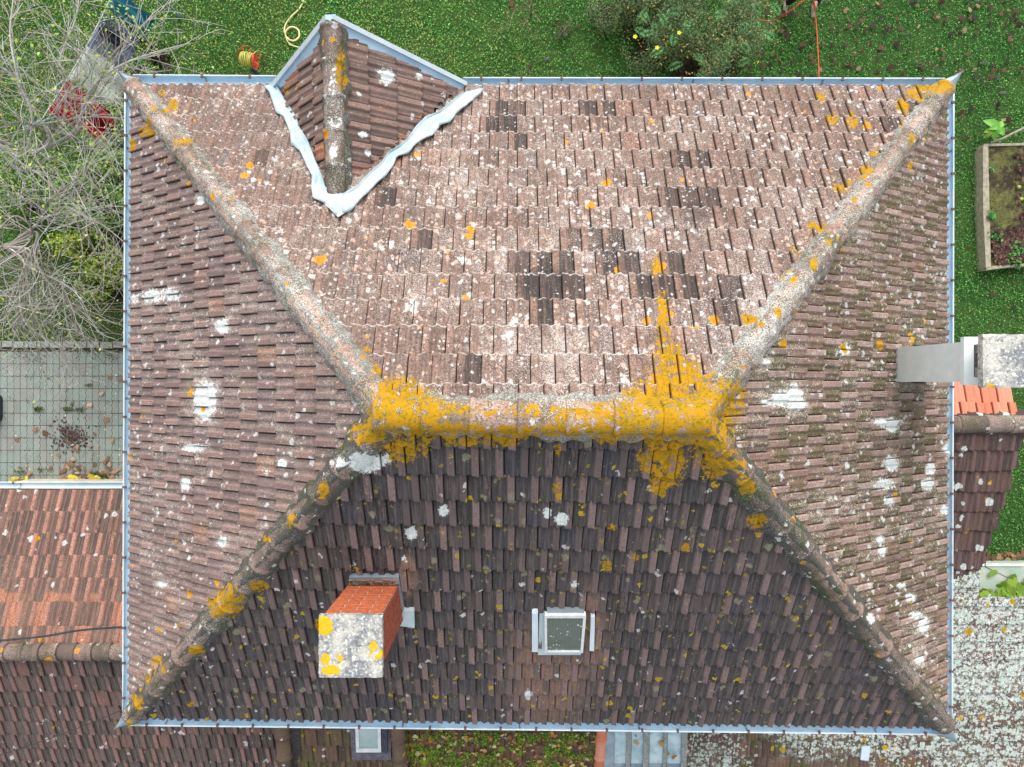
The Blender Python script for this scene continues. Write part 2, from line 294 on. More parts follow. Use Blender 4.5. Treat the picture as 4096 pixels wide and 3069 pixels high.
# ------------------------------------------------------------------ tiles
PROF = [(0, -14), (.035, 1), (.14, -2), (.25, 2), (.31, 11), (.37, 14), (.43, 9), (.5, 0), (.6, -2), (.66, 3), (.70, 17), (.745, 22), (.79, 16), (.83, 22), (.875, 16), (.92, 22), (.96, 19), (.975, 10), (1, -14)]
PROF_OLD = [(0, -10), (.05, 0), (.15, 2), (.22, 14), (.3, 4), (.4, 0), (.48, 14), (.56, 2), (.66, 0), (.72, 14), (.8, 20), (.88, 16), (.94, 20), (1, -10)]
def tile_slope(name, pl, u0, u1, v0, v1, w, c, mat, parent, inside, label=None, prof=PROF, seg=6, whole=False, seed=1, amp=1.0, jit=1.0, bias=None, shift=0.0):
    g = np.random.default_rng(seed); px = np.array([p[0] for p in prof]); ph = np.array([p[1] for p in prof])*.001*amp; m = len(px)
    vs = np.concatenate([[0.0, 0.0, .03], np.linspace(.12, 1.06, seg)]); n = len(vs)     # first ring = bottom lip of the front edge
    rows = int(math.ceil((v1-v0)/c - 1e-3)); Vs = []; A = []; keep = []; cnt = 0
    rowt = []
    for r in range(rows):
        off = (w/2 if r % 2 else 0) + g.normal(0, .006) + shift
        k0 = int(math.floor((u0-off)/w))-1; k1 = int(math.ceil((u1-off)/w))+1
        for k in range(k0, k1):
            cu = off+(k+.5)*w; cv = v0+(r+.5)*c
            if whole:
                cpt = pl.at(cu, cv)
                if not inside(cpt[None])[0]: continue
            elif not inside(pl.O + np.outer(np.array([cu-w/2, cu, cu+w/2, cu-w/2, cu+w/2]), pl.U) + np.outer(np.array([cv-c/2, cv, cv-c/2, cv+c/2, cv+c/2]), pl.V)).any(): continue
            rowt.append((cu, r))
    g1 = g.random(len(rowt))
    ov = np.ones(n*m); 
    pattern = []
    for i in range(n-1):
        for j in range(m-1): pattern.append((i*m+j, i*m+j+1, (i+1)*m+j+1, (i+1)*m+j))
    pattern = np.array(pattern); F = []
    for q, (cu, r) in enumerate(rowt):
        uu = cu - w/2 + px*w; yaw = g.normal(0, .006)*jit; dv = g.normal(0, .004)*jit; dh = abs(g.normal(0, .003))*jit; roll = g.normal(0, .008)*jit
        fr = g.uniform(-1, 1)
        UU = np.tile(uu, (n, 1)); VV = v0 + r*c + np.tile((vs*c)[:, None], (1, m)) + dv
        lip = .006*np.sin(px*math.pi*3.2+.5) + .0015*g.normal(0, 1, m)
        VV[0] += lip; VV[1] += lip; VV[2] += lip
        H = np.tile(ph, (n, 1)) + (.030*(1-vs)[:, None]) + dh + roll*(UU-cu)
        H[0] = H[0] - .028; H[0] = np.minimum(H[0], .02)
        H += g.normal(0, .0006, H.shape)
        U2 = UU + yaw*(VV-(v0+r*c)); V2 = VV - yaw*(UU-cu)
        pts = pl.O + U2.reshape(-1, 1)*pl.U + V2.reshape(-1, 1)*pl.V + H.reshape(-1, 1)*pl.N
        Vs.append(pts); a = np.empty((n*m, 4), np.float32)
        a[:, 0] = g1[q]; a[:, 1] = g.random(); a[:, 2] = np.tile(px, n); a[:, 3] = np.repeat(vs, m); A.append(a)
        F.append(pattern + q*n*m)
    V = np.concatenate(Vs); A = np.concatenate(A); F = np.concatenate(F)
    pt = paint(V)
    if bias is not None: pt = bias(V, A, pt)
    A[:, 0] = np.clip(A[:, 0] - .0 - pt[:, 2]*0.0, 0, 1)
    if not whole:
        fc = V[F].mean(axis=1); F = F[inside(fc)]
        used = np.unique(F); mp = np.zeros(len(V), np.int64); mp[used] = np.arange(len(used)); V = V[used]; A = A[used]; pt = pt[used]; F = mp[F]
    return mesh(name, V, F, mat, parent, False, label, {'tile': A, 'paint': pt})
def poly_inside(pl, pts, grow=0.0):
    P2 = np.array([pl.uv(p) for p in pts]); c = P2.mean(0); P2 = c + (P2-c)*(1+grow)
    def f(X):
        q = X-pl.O; u = q@pl.U; v = q@pl.V; ok = np.ones(len(X), bool); n = len(P2)
        sgn = np.sign(sum(P2[i][0]*P2[(i+1) % n][1]-P2[(i+1) % n][0]*P2[i][1] for i in range(n)))
        for i in range(n):
            a = P2[i]; b = P2[(i+1) % n]; ok &= sgn*((b[0]-a[0])*(v-a[1])-(b[1]-a[1])*(u-a[0])) >= -1e-4
        return ok
    return f
def caps(name, a, b, n, r0, r1, mat, parent, label=None, seed=3, lip=.017, drop=.03, up=None, arc=100):
    g = np.random.default_rng(seed); a = np.asarray(a, float); b = np.asarray(b, float); T = unit(b-a); L = np.linalg.norm(b-a)/n
    up0 = np.array([0, 0, 1.]) if up is None else np.asarray(up, float); Vs = []; F = []; A = []; base = 0; na = 15
    ts = [-.06, 0, .02, .1, .13, .3, .5, .7, .85, 1.0]; rs = [0, 0, lip, lip, 0, 0, 0, 0, 0, 0]
    for i in range(n):
        Tj = unit(T + g.normal(0, .008, 3)); U = unit(up0 - Tj*up0.dot(Tj)); Sd = np.cross(Tj, U); o = a + T*L*i + U*(-drop+g.normal(0, .003)); r_ = g.random(); r2_ = g.random()
        for q, (t, e) in enumerate(zip(ts, rs)):
            rad = r0 + (r1-r0)*max(t, 0) + e + g.normal(0, .001)
            if q == 0: rad -= .014
            for k in range(na):
                an = math.radians(-arc + 2*arc*k/(na-1)); Vs.append(o + Tj*L*(t if q else 0.0) + (Sd*math.sin(an)*1.0 + U*math.cos(an)*.82)*(rad+g.normal(0, .0008)))
                A.append((r_, r2_, .3, max(t, 0)))
        m = len(ts)
        for q in range(m-1):
            for k in range(na-1): F.append((base+q*na+k, base+(q+1)*na+k, base+(q+1)*na+k+1, base+q*na+k+1))
        base += m*na
    V = np.array(Vs); return mesh(name, V, np.array(F)[:, ::-1], mat, parent, True, label, {'tile': np.array(A), 'paint': paint(V)})
def mortar(name, a, b, half, mat, parent, seed=5, h0=.05, label=None):
    g = np.random.default_rng(seed); a = np.asarray(a, float); b = np.asarray(b, float); T = unit(b-a); L = np.linalg.norm(b-a); n = int(L/.035); m = 11
    U = np.array([0, 0, 1.]); U = unit(U - T*U.dot(T)); Sd = np.cross(T, U); V = []; A = []
    for i in range(n+1):
        t = L*i/n; wl = half*(1+.30*(vn(t*5, seed)-.5)+.3*(vn(t*19, seed+3)-.5)); wr = half*(1+.30*(vn(t*5, seed+9)-.5)+.3*(vn(t*19, seed+7)-.5))
        for j in range(m):
            s = -1+2*j/(m-1); x = s*(wl if s < 0 else wr); z = h0 - abs(x)*.62 + .022*(1-abs(s)) + g.normal(0, .005) - (.04 if abs(s) == 1 else 0)
            V.append(a + T*(t+g.normal(0, .004)) + Sd*x + U*z); A.append((.5, .5, .3, .5))
    F = [(i*m+j, i*m+j+1, (i+1)*m+j+1, (i+1)*m+j) for i in range(n) for j in range(m-1)]
    V = np.array(V); return mesh(name, V, np.array(F), mat, parent, False, label, {'tile': np.array(A), 'paint': paint(V)})
# ------------------------------------------------------------------ materials
WH = (S(176, 172, 168), S(226, 226, 224)); PK = (S(186, 158, 140), S(212, 188, 172)); YE = (S(214, 160, 24), S(150, 122, 24)); YO = (S(232, 160, 30), S(200, 130, 24))
M_top = tile_mat('tile_sunny_slope',
    [(0, S(65, 58, 57)), (.08, S(86, 77, 73)), (.11, S(121, 99, 88)), (.4, S(139, 113, 100)), (.7, S(145, 123, 110)), (.88, S(129, 115, 110)), (1, S(169, 126, 103))],
    (S(163, 131, 115), S(140, 113, 100)), .9, (S(82, 74, 68), .9), (S(64, 58, 58), .86, .5), (S(203, 190, 181), .565, .62, .8),
    [(PK, 15, .50, 1.8, .05, (0, 0, 0), (1.6, .50)), (WH, 13, .48, 2.0, .05, (5, 2, 1), (1.1, .46)), (WH, 24, .42, 2.6, .03, (9, 4, 3), None)],
    [((S(222, 160, 60), S(206, 140, 40)), 5, .34, 5, .08, (3, 8, 2), None)], edge=(S(225, 222, 217), .8))
M_left = tile_mat('tile_left_slope',
    [(0, S(113, 95, 92)), (.35, S(136, 115, 111)), (.6, S(152, 129, 121)), (.85, S(131, 113, 113)), (.94, S(142, 121, 115)), (1, S(173, 130, 107))],
    (S(174, 142, 131), S(133, 108, 103)), .85, (S(102, 94, 86), .7), (S(83, 75, 75), .80, .6), (S(203, 194, 181), .565, .63, .8),
    [(WH, 13, .46, 2.6, .05, (0, 0, 0), None), ((S(174, 171, 153), S(204, 201, 180)), 26, .42, 2.6, .03, (3, 1, 0), (2.2, .5))],
    [((S(222, 160, 40), S(200, 140, 30)), 4.5, .3, 8, .08, (3, 8, 2), None)], olive=(S(139, 133, 109), .62, .5, .5))
M_bot = tile_mat('tile_dark_slope',
    [(0, S(64, 62, 61)), (.3, S(80, 76, 74)), (.55, S(72, 72, 73)), (.72, S(86, 78, 74)), (.86, S(66, 70, 78)), (.97, S(96, 86, 82)), (1, S(107, 95, 88))],
    (S(146, 123, 119), S(96, 85, 83)), .95, (S(88, 84, 82), .6), (S(40, 39, 44), .84, .6), (S(148, 140, 135), .60, .72, .6),
    [(WH, 10, .38, 6, .06, (0, 0, 0), None), ((S(118, 116, 94), S(148, 145, 124)), 8, .42, 6, .05, (3, 1, 0), None)],
    [((S(206, 170, 30), S(160, 140, 40)), 8, .36, 5.5, .06, (3, 8, 2), None), ((S(190, 160, 40), S(123, 117, 51)), 17, .4, 7, .05, (1, 8, 2), None)])
M_right = tile_mat('tile_right_slope',
    [(0, S(101, 85, 78)), (.4, S(123, 101, 91)), (.7, S(141, 113, 102)), (1, S(157, 120, 104))],
    (S(190, 161, 150), S(145, 119, 111)), .95, (S(105, 97, 83), .65), (S(69, 66, 61), .80, .6), (S(216, 208, 195), .57, .64, .8),
    [(WH, 12, .48, 2.4, .07, (0, 0, 0), None), ((S(167, 166, 135), S(197, 194, 165)), 28, .42, 2.2, .03, (3, 1, 0), None)],
    [((S(216, 170, 40), S(190, 140, 30)), 3.5, .28, 9, .08, (3, 8, 2), None)], olive=(S(95, 88, 61), .52, .85, .8))
M_dorm = tile_mat('tile_dormer',
    [(0, S(107, 89, 86)), (.4, S(133, 109, 103)), (.7, S(150, 121, 110)), (.93, S(136, 113, 109)), (1, S(196, 124, 96))],
    (S(179, 146, 133), S(144, 116, 106)), .85, (S(101, 92, 81), .65), (S(69, 66, 61), .78, .6), (S(194, 186, 173), .60, .68, .6),
    [(WH, 10, .42, 4, .06, (2, 0, 0), None)], [((S(216, 150, 40), S(200, 130, 30)), 5, .35, 7, .08, (3, 8, 2), None)])
M_cap = tile_mat('cap_tile',
    [(0, S(136, 117, 105)), (.5, S(166, 139, 123)), (1, S(187, 153, 136))], (S(180, 151, 135),)*2, 0, (S(109, 98, 89), .8), (S(83, 78, 70), .72, .7), (S(221, 212, 201), .55, .61, .8),
    [(WH, 12, .42, 2.6, .06, (2, 0, 0), None)], [((S(226, 160, 40), S(200, 130, 30)), 4.5, .34, 5, .08, (3, 8, 2), None)], olive=(S(94, 91, 70), .56, .75, 0))
M_cap_low = tile_mat('cap_tile_shaded_side',  # darker copy of cap_tile, with shade put into its colours
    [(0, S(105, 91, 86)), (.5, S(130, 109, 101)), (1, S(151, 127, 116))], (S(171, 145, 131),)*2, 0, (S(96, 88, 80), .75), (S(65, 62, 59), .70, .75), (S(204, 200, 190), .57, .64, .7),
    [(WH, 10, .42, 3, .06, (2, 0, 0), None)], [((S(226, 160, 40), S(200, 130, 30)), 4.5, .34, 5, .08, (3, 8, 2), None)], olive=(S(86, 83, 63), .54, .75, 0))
M_mort = tile_mat('mortar',
    [(0, S(147, 142, 134)), (1, S(159, 154, 147))], (S(138, 130, 122),)*2, 0, (S(103, 98, 90), .8), (S(75, 74, 67), .72, .8), (S(205, 204, 197), .52, .6, .8),
    [(WH, 14, .42, 2.2, .06, (2, 0, 0), None)], [((S(206, 160, 40), S(180, 130, 30)), 7, .34, 4, .08, (3, 8, 2), None)], olive=(S(82, 82, 55), .56, .7, 0))
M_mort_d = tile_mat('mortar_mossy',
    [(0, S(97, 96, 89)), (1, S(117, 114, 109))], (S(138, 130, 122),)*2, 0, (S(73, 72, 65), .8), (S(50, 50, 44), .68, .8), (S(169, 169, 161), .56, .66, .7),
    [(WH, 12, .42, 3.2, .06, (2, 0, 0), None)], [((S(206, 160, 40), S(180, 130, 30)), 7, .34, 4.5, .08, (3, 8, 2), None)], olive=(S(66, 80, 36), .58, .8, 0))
M_anx_up = tile_mat('tile_orange_annex',
    [(0, S(86, 77, 73)), (.3, S(103, 85, 80)), (.55, S(119, 93, 84)), (.72, S(108, 98, 88)), (1, S(206, 138, 108))],
    (S(196, 143, 125), S(168, 124, 110)), 1.0, (S(94, 86, 76), .8), (S(69, 64, 61), .74, .7), (S(186, 170, 154), .60, .68, .6),
    [(WH, 7, .42, 5, .08, (2, 0, 0), None)], [((S(206, 150, 40), S(190, 130, 30)), 4, .2, 9, .08, (3, 8, 2), None)])
M_anx_dn = tile_mat('tile_dark_annex',
    [(0, S(79, 76, 71)), (.4, S(95, 88, 83)), (.8, S(106, 96, 92)), (1, S(143, 106, 95))],
    (S(163, 124, 115), S(125, 101, 95)), .95, (S(77, 75, 67), .6), (S(54, 52, 50), .80, .6), (S(158, 152, 142), .60, .70, .6),
    [(WH, 7, .42, 5, .08, (2, 0, 0), None)], [((S(196, 170, 40), S(160, 140, 30)), 6, .25, 8, .08, (3, 8, 2), None)], olive=(S(84, 88, 52), .66, .7, .3))
M_old = tile_mat('tile_old_brown',
    [(0, S(79, 67, 60)), (.5, S(102, 85, 75)), (1, S(130, 99, 85))],
    (S(135, 102, 89), S(106, 87, 77)), .8, (S(76, 73, 59), .7), (S(46, 44, 40), .76, .7), (S(157, 149, 133), .60, .68, .6),
    [(WH, 9, .36, 5, .08, (2, 0, 0), None)], [((S(190, 160, 30), S(150, 140, 30)), 7, .3, 6, .08, (3, 8, 2), None)], olive=(S(104, 108, 48), .60, .8, 0))
M_moss = tile_mat('tile_mossy',
    [(0, S(80, 61, 53)), (.5, S(107, 81, 68)), (1, S(132, 94, 78))],
    (S(128, 96, 83), S(100, 79, 69)), .7, (S(81, 73, 52), .7), (S(47, 42, 35), .76, .7), (S(187, 179, 163), .62, .68, .6),
    [(WH, 9, .36, 4.5, .08, (2, 0, 0), None), ((S(132, 160, 40), S(96, 128, 30)), 7, .62, 1.2, .12, (4, 0, 6), (1.3, .47))], [((S(210, 180, 30), S(170, 150, 30)), 7, .42, 3.2, .08, (3, 8, 2), None)], olive=(S(104, 108, 36), .58, .85, 0))
LG = (S(172, 186, 174), S(214, 226, 216))
M_lich = tile_mat('tile_lichen_crusted',
    [(0, S(83, 67, 62)), (.5, S(108, 85, 77)), (1, S(142, 100, 86))],
    (S(134, 102, 92), S(106, 85, 79)), .7, (S(86, 81, 65), .6), (S(49, 48, 43), .76, .6), (S(180, 184, 166), .58, .66, .7),
    [(LG, 11, .66, .6, .06, (2, 0, 0), (.55, .44)), (LG, 19, .66, .7, .04, (6, 3, 1), (.8, .42)), (WH, 9, .36, 3, .06, (8, 1, 0), None)], [((S(206, 172, 40), S(180, 140, 30)), 5, .36, 5, .08, (3, 8, 2), None)], olive=(S(88, 92, 44), .60, .8, 0))
M_rdark = tile_mat('tile_plum_annex',
    [(0, S(72, 61, 59)), (.5, S(93, 75, 72)), (1, S(111, 86, 79))],
    (S(135, 106, 101), S(106, 85, 82)), .8, (S(76, 70, 60), .6), (S(52, 48, 46), .78, .6), (S(168, 160, 152), .62, .7, .5),
    [((S(176, 184, 176), S(222, 226, 220)), 5.5, .46, 2.2, .08, (2, 0, 0), None)], [((S(206, 172, 30), S(170, 140, 30)), 5, .36, 5, .08, (3, 8, 2), None)], olive=(S(89, 86, 55), .68, .6, 0))
M_orange = tile_mat('tile_new_orange',
    [(0, S(206, 112, 84)), (.3, S(222, 130, 98)), (.7, S(214, 140, 112)), (1, S(226, 152, 126))],
    (S(214, 136, 110), S(206, 118, 92)), .5, (S(196, 140, 120), .3), (S(130, 90, 74), .9, .5), (S(220, 190, 170), .66, .72, .5), [(WH, 7, .2, 6, .08, (2, 0, 0), None)], [])
def zinc(name, c1, c2, rough=.42, metal=.35):
    t = NT(name); n = t.noise(3, 4, .6); m = t.noise(30, 4, .6); c = t.mix(t.step(n, .3, .7), c1, c2)
    c = t.mix(t.math('MULTIPLY', t.step(m, .62, .72), .35), c, S(110, 116, 118)); return t.fin(c, rough, metal, n, .004, .4, .5)
M_zinc = zinc('zinc_gutter_metal', S(172, 206, 228), S(190, 220, 236), .5, .0)
M_zincw = zinc('pale_zinc', S(196, 214, 222), S(220, 230, 234), .5, .1)
M_valley = zinc('valley_zinc', S(172, 194, 200), S(206, 220, 220), .45, .15)
M_lead = zinc('aged_lead', S(120, 136, 146), S(158, 172, 178), .5, .3)
M_clip = simple('rusty_clip', S(92, 72, 72), S(120, 92, 88), 60)
M_sil = simple('gutter_silt', S(60, 62, 60), S(96, 98, 92), 40)
M_render = simple('cream_render', S(196, 186, 166), S(214, 206, 188), 6, .95)
M_board = simple('soffit_board', S(120, 96, 78), S(140, 114, 94), 8)
M_wire = simple('black_cable', S(48, 50, 54), S(70, 72, 78), 40)
M_wood = simple('grey_weathered_wood', S(140, 134, 116), S(176, 168, 146), 14, .9)
M_glasspane = simple('milky_glass', S(150, 172, 172), S(176, 194, 192), 2, .15, 0, .0005)

# ------------------------------------------------------------------ house: eaves, ridge, roof planes
DE = 8.2; DR = 5.47
TL = P(131, 83.5, DE); TR = P(947, 85.5, DE); BR_ = P(947, 727.5, DE); BL = P(129, 718.5, DE)
RL = P(388, 414.5, DR); RR = P(697, 419, DR); RM = (RL+RR)/2
plT = Plane(TR, TL, RM); plL = Plane(TL, BL, RL); plB = Plane(BL, BR_, RM); plR = Plane(BR_, TR, RR)
EZ = CAMZ-DE
house = empty('tiled_house', (.1, -.2, 0), 'large house under a hipped clay tile roof with yellow lichen along its ridge', 'house')
# walls + soffit
wb = MB(); ins = .42
wx0, wx1, wy0, wy1 = BL[0]+ins, BR_[0]-ins, BL[1]+ins, TL[1]-ins
for (a, b) in (((wx0, wy0), (wx1, wy0)), ((wx1, wy0), (wx1, wy1)), ((wx1, wy1), (wx0, wy1)), ((wx0, wy1), (wx0, wy0))):
    a = np.array(a); b = np.array(b); c = (a+b)/2; L = np.linalg.norm(b-a); horiz = abs(b-a)[0] > abs(b-a)[1]
    sz = (L-(.3 if not horiz else 0), .3, EZ-.02) if horiz else (.3, L-.3, EZ-.02)
    if horiz: c = c + np.array([0, .15*(1 if a[1] == wy0 else -1)])
    else: c = c + np.array([.15*(1 if a[0] == wx0 else -1), 0]); sz = (.3, L-.604, EZ-.02)
    wb.box((c[0], c[1], (EZ-.02)/2), sz)
wb.build('wall', M_render, house)
sb = MB(); zc = EZ-.03
sb.box(((BL[0]+BR_[0])/2, (wy1+TL[1])/2+.0, zc), (BR_[0]-BL[0]-.02, TL[1]-wy1-.02, .024))
sb.box(((BL[0]+BR_[0])/2, (wy0+BL[1]+.06)/2, zc), (BR_[0]-BL[0]-.16, wy0-BL[1]-.06, .024))
sb.box(((BL[0]+wx0)/2, (wy0+wy1)/2, zc), (wx0-BL[0]-.02, wy1-wy0-.02, .024)); sb.box(((BR_[0]+wx1)/2, (wy0+wy1)/2, zc), (BR_[0]-wx1-.02, wy1-wy0-.02, .024))
sb.build('soffit', M_board, house)
# tiled slopes
W, C = .2065, .3155
hip_ext = .0
def slope(name, pl, pts, mat, label, seed, **k):
    U = [pl.uv(p)[0] for p in pts]; V = [pl.uv(p)[1] for p in pts]
    L = max(V); c = (L-.068)/15.0
    return tile_slope(name, pl, min(U), max(U), .068, L, k.pop('w', W), c, mat, house, poly_inside(pl, pts, .006), label, seed=seed, **k)
def bias_top(V, A, pt):
    x, y = proj(V)
    pt[:, 1] = np.maximum(pt[:, 1], .30*np.exp(-((x-560)/190)**2-((y-250)/150)**2))     # densest crusts mid slope
    nt = len(V)//(9*19); A3 = A.reshape(nt, -1, 4); P3 = pt.reshape(nt, -1, 4); c3 = V.reshape(nt, -1, 3).mean(1); gg = np.random.default_rng(5)
    k = P3[:, :, 2].max(1); cx_, cy_ = proj(c3); cl = vn(cx_/26, cy_/17); zone = np.exp(-((cx_-610)/170)**2-((cy_-190)/100)**2)
    dark = ((k > .3) & (gg.random(nt) < .75)) | ((cl > (.88-.17*zone)) & (gg.random(nt) < .6)); A3[:, :, 0] = np.where(dark[:, None], gg.uniform(0, .10, (nt, 1)), .11+.89*A3[:, :, 0]); P3[:, :, 1] = np.where(dark[:, None], P3[:, :, 1]-.5, P3[:, :, 1])
    return pt
def bias_bot(V, A, pt):
    return pt
sT = slope('roof_slope', plT, [TR, TL, RL, RR], M_top, 'pale lichen-speckled tiles of the broad slope under the triangular dormer', 11, bias=bias_top, amp=1.2)
sL = slope('roof_slope', plL, [TL, BL, RL], M_left, 'mauve brown tiles of the left-hand slope', 12, shift=.03, amp=1.2)
sB = slope('roof_slope', plB, [BL, BR_, RR, RL], M_bot, 'charcoal tiles of the slope carrying the brick chimney', 13, bias=bias_bot, shift=.05, amp=1.35)
sR = slope('roof_slope', plR, [BR_, TR, RR], M_right, 'olive brown tiles of the right-hand slope', 14, shift=.02, amp=1.2)
# rafters' underlay so no light comes through
ub = MB()
for pl, pts in ((plT, [TR, TL, RL, RR]), (plL, [TL, BL, RL]), (plB, [BL, BR_, RR, RL]), (plR, [BR_, TR, RR])):
    pc_ = sum(pts)/len(pts); q = [p - pl.N*.03 - np.array([0, 0, .03]) + (pl.V*.09 if pl.uv(p)[1] < .3 else 0) for p in pts]; ub.add(q, [tuple(range(len(q)))])
ub.build('underlay', M_board, house)
# hips and ridge
def along(a, b, t): return np.asarray(a)+(np.asarray(b)-np.asarray(a))*t
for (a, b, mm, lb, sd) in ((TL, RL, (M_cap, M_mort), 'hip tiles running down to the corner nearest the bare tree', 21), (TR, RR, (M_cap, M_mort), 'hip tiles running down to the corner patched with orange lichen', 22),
                       (BL, RL, (M_cap_low, M_mort_d), 'hip tiles with yellow lichen beside the brick chimney side', 23), (BR_, RR, (M_cap_low, M_mort_d), 'mossy hip tiles at the lower right, painted darker for shade', 24)):
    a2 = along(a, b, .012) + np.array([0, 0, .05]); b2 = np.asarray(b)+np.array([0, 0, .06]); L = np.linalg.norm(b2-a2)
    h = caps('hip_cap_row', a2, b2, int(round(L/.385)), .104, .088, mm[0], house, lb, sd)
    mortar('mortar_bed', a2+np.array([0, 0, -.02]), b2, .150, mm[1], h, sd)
rc = caps('ridge_cap_row', RL+np.array([-.10, 0, .07]), RR+np.array([.08, 0, .07]), 7, .135, .125, M_cap, house, 'ridge tiles thickly crusted with yellow lichen', 25, lip=.014)
mortar('mortar_bed', RL+np.array([-.06, 0, .05]), RR+np.array([.06, 0, .05]), .18, M_mort, rc, 26, .05)

# ------------------------------------------------------------------ gutters
def gutter(a, b, out, rad=.066, label=None, name='gutter', parent=house, clips=None, mat=M_zinc, seams=3, drop=.05):
    "half-round trough between two points; out = horizontal direction away from the wall"
    a = np.asarray(a, float); b = np.asarray(b, float); T = unit(b-a); out = unit(out); Z = np.array([0, 0, 1.]); L = np.linalg.norm(b-a); mb = MB()
    n = max(2, int(L/.4)); prof = []
    for k in range(9):
        an = math.pi*k/8; prof.append((-math.cos(an)*rad, -math.sin(an)*rad))
    prof2 = [(x*.94, z*.94) for x, z in prof]
    pr = prof + prof2[::-1]; m = len(pr); V = []
    for i in range(n+1):
        o = a + T*L*i/n + Z*(-drop + .003*math.sin(i*1.7)) + out*.002*math.sin(i*.9)
        for x, z in pr: V.append(o + out*x + Z*z)
    F = [(i*m+j, i*m+(j+1) % m, (i+1)*m+(j+1) % m, (i+1)*m+j) for i in range(n) for j in range(m)]
    F += [tuple(range(m))[::-1], tuple(range(n*m, n*m+m))]
    mb.add(V, F)
    # rolled outer bead
    g = mb.build(name, mat, parent, False, label)
    bd = MB(); bd.tube([a + T*L*i/n + Z*(-drop+.006) + out*(rad+.006) for i in range(n+1)], .0115, 6); bd.build('rolled_bead', M_zincw, g, True)
    cl = clips if clips else int(L/.46)
    for i in range(cl):
        t = (i+.45)/cl; o = a + T*L*t + Z*(-drop); c_ = MB()
        c_.box(o + out*(rad-.004) + Z*.012, (.026, .042, .02), (T, out, Z)); c_.box(o + out*(rad+.02) + Z*(-.02), (.022, .006, .05), (T, out, Z)); c_.build('gutter_clip', M_clip, g)
    for i in range(seams):
        t = (i+.35+.15*math.sin(i*3+L))/seams; o = a + T*L*t + Z*(-drop); s_ = MB(); V = []
        for dx in (-.012, .012):
            for x, z in prof2: V.append(o + T*dx + out*x*.97 + Z*(z*.97))
        s_.add(V, [(j, j+1, 9+j+1, 9+j) for j in range(8)]); s_.build('solder_seam', M_lead, g)
    return g
def go(p, dx, dy): return np.asarray(p)+np.array([dx, dy, 0])
G = .022
lx0 = TL[0]-.045; rx0 = TR[0]+.045; ty = TL[1]+.045; by = BL[1]-.045
gutter(P(131, 79.5, DE), P(275, 80.5, DE), (0, 1, 0), label='short zinc gutter between the corner by the tree and the dormer', clips=3, seams=1)
gutter(P(463, 82.3, DE), P(947, 83, DE), (0, 1, 0), label='long zinc gutter along the pale slope', clips=12)
gutter(P(129.2, 83, DE), P(126.8, 719, DE), (-1, 0, 0), label='zinc gutter along the left-hand slope', clips=18, seams=5)
gutter(P(950, 85, DE), P(948.3, 728, DE), (1, 0, 0), label='zinc gutter along the right-hand slope', clips=18, seams=5)
gutter(P(129, 721, DE), P(947, 730.3, DE), (0, -1, 0), label='zinc gutter along the charcoal slope', clips=23, seams=7)
def corner(tip, c, s1, s2, label):
    "folded zinc corner with a pointed fin"
    mb = MB(); t = np.asarray(tip); c = np.asarray(c); s1 = np.asarray(s1); s2 = np.asarray(s2); Z = np.array([0, 0, 1.]); up = .012
    def wing(s, sg):
        V = []; 
        for i in range(7):
            q = i/6; e = along(t, s, q); inn = along(t, c, q); mid = (e+inn)/2; cur = .018*math.sin(q*math.pi)
            V += [inn + Z*(.05-.03*q), mid + Z*(.02) - (mid-c)*cur*2, e - (e-inn)*(.25*math.sin(q*math.pi)) + Z*(up*(1-q)-.01)]
        n = 7; F = []
        for i in range(n-1):
            for j in range(2): F += [(i*3+j, i*3+j+1, (i+1)*3+j+1, (i+1)*3+j)]
        V2 = [v - Z*.004 for v in V]; k = len(V)
        mb.add(V+V2, F + [tuple(i+k for i in f)[::-1] for f in F])
    wing(s1, 1); wing(s2, -1)
    return mb.build('gutter_corner', M_lead, house, True, label)
corner(P(118, 71, DE-.02), P(130, 82, DE), P(139, 77, DE), P(125.5, 91, DE), 'pointed zinc gutter corner under the bare branches')
corner(P(962.8, 71.2, DE-.02), P(949, 83, DE), P(940, 80, DE), P(954.5, 93, DE), 'pointed zinc gutter corner above the planting bed')
corner(P(114.8, 728.5, DE-.02), P(128, 719, DE), P(140, 723.5, DE), P(124.2, 708, DE), 'pointed zinc gutter corner above the lower tiled wing')
corner(P(956.6, 743.3, DE-.02), P(949, 729, DE), P(936, 734.5, DE), P(951.5, 716, DE), 'pointed zinc gutter corner above the lichen roof')

# ------------------------------------------------------------------ dormer
DD = 7.03
dF = P(333, 26, DD); dB = P(337, 196, DD); dL = P(277, 92, 8.12); dR = P(464, 90, 8.12)
dorm = mesh('dormer', *(lambda mb: (np.array(mb.V), mb.F))((lambda mb: (mb.add([dL-[0, .06, .05], dR-[0, .06, .05], dF-[0, .1, .08], dL-[0, .35, .05], dR-[0, .35, .05], dF-[0, .35, .08]], [(0, 1, 2), (5, 4, 3), (0, 3, 4, 1), (1, 4, 5, 2), (2, 5, 3, 0)]), mb)[1])(MB())), M_render, house, label='triangular gabled dormer edged in zinc')
pdl = Plane(dL, dL + (dB-dF)*1.0, dB); pdr = Plane(dR+(dB-dF), dR, dF)
def tri_in(a, b, c):
    def f(X):
        s = lambda p, q: (q[0]-p[0])*(X[:, 1]-p[1])-(q[1]-p[1])*(X[:, 0]-p[0])
        r = [s(a, b), s(b, c), s(c, a)]; return ((r[0] > 0) & (r[1] > 0) & (r[2] > 0)) | ((r[0] < 0) & (r[1] < 0) & (r[2] < 0))
    return f
bB = plT.at(*plT.uv(P(341, 203, 7.0)))
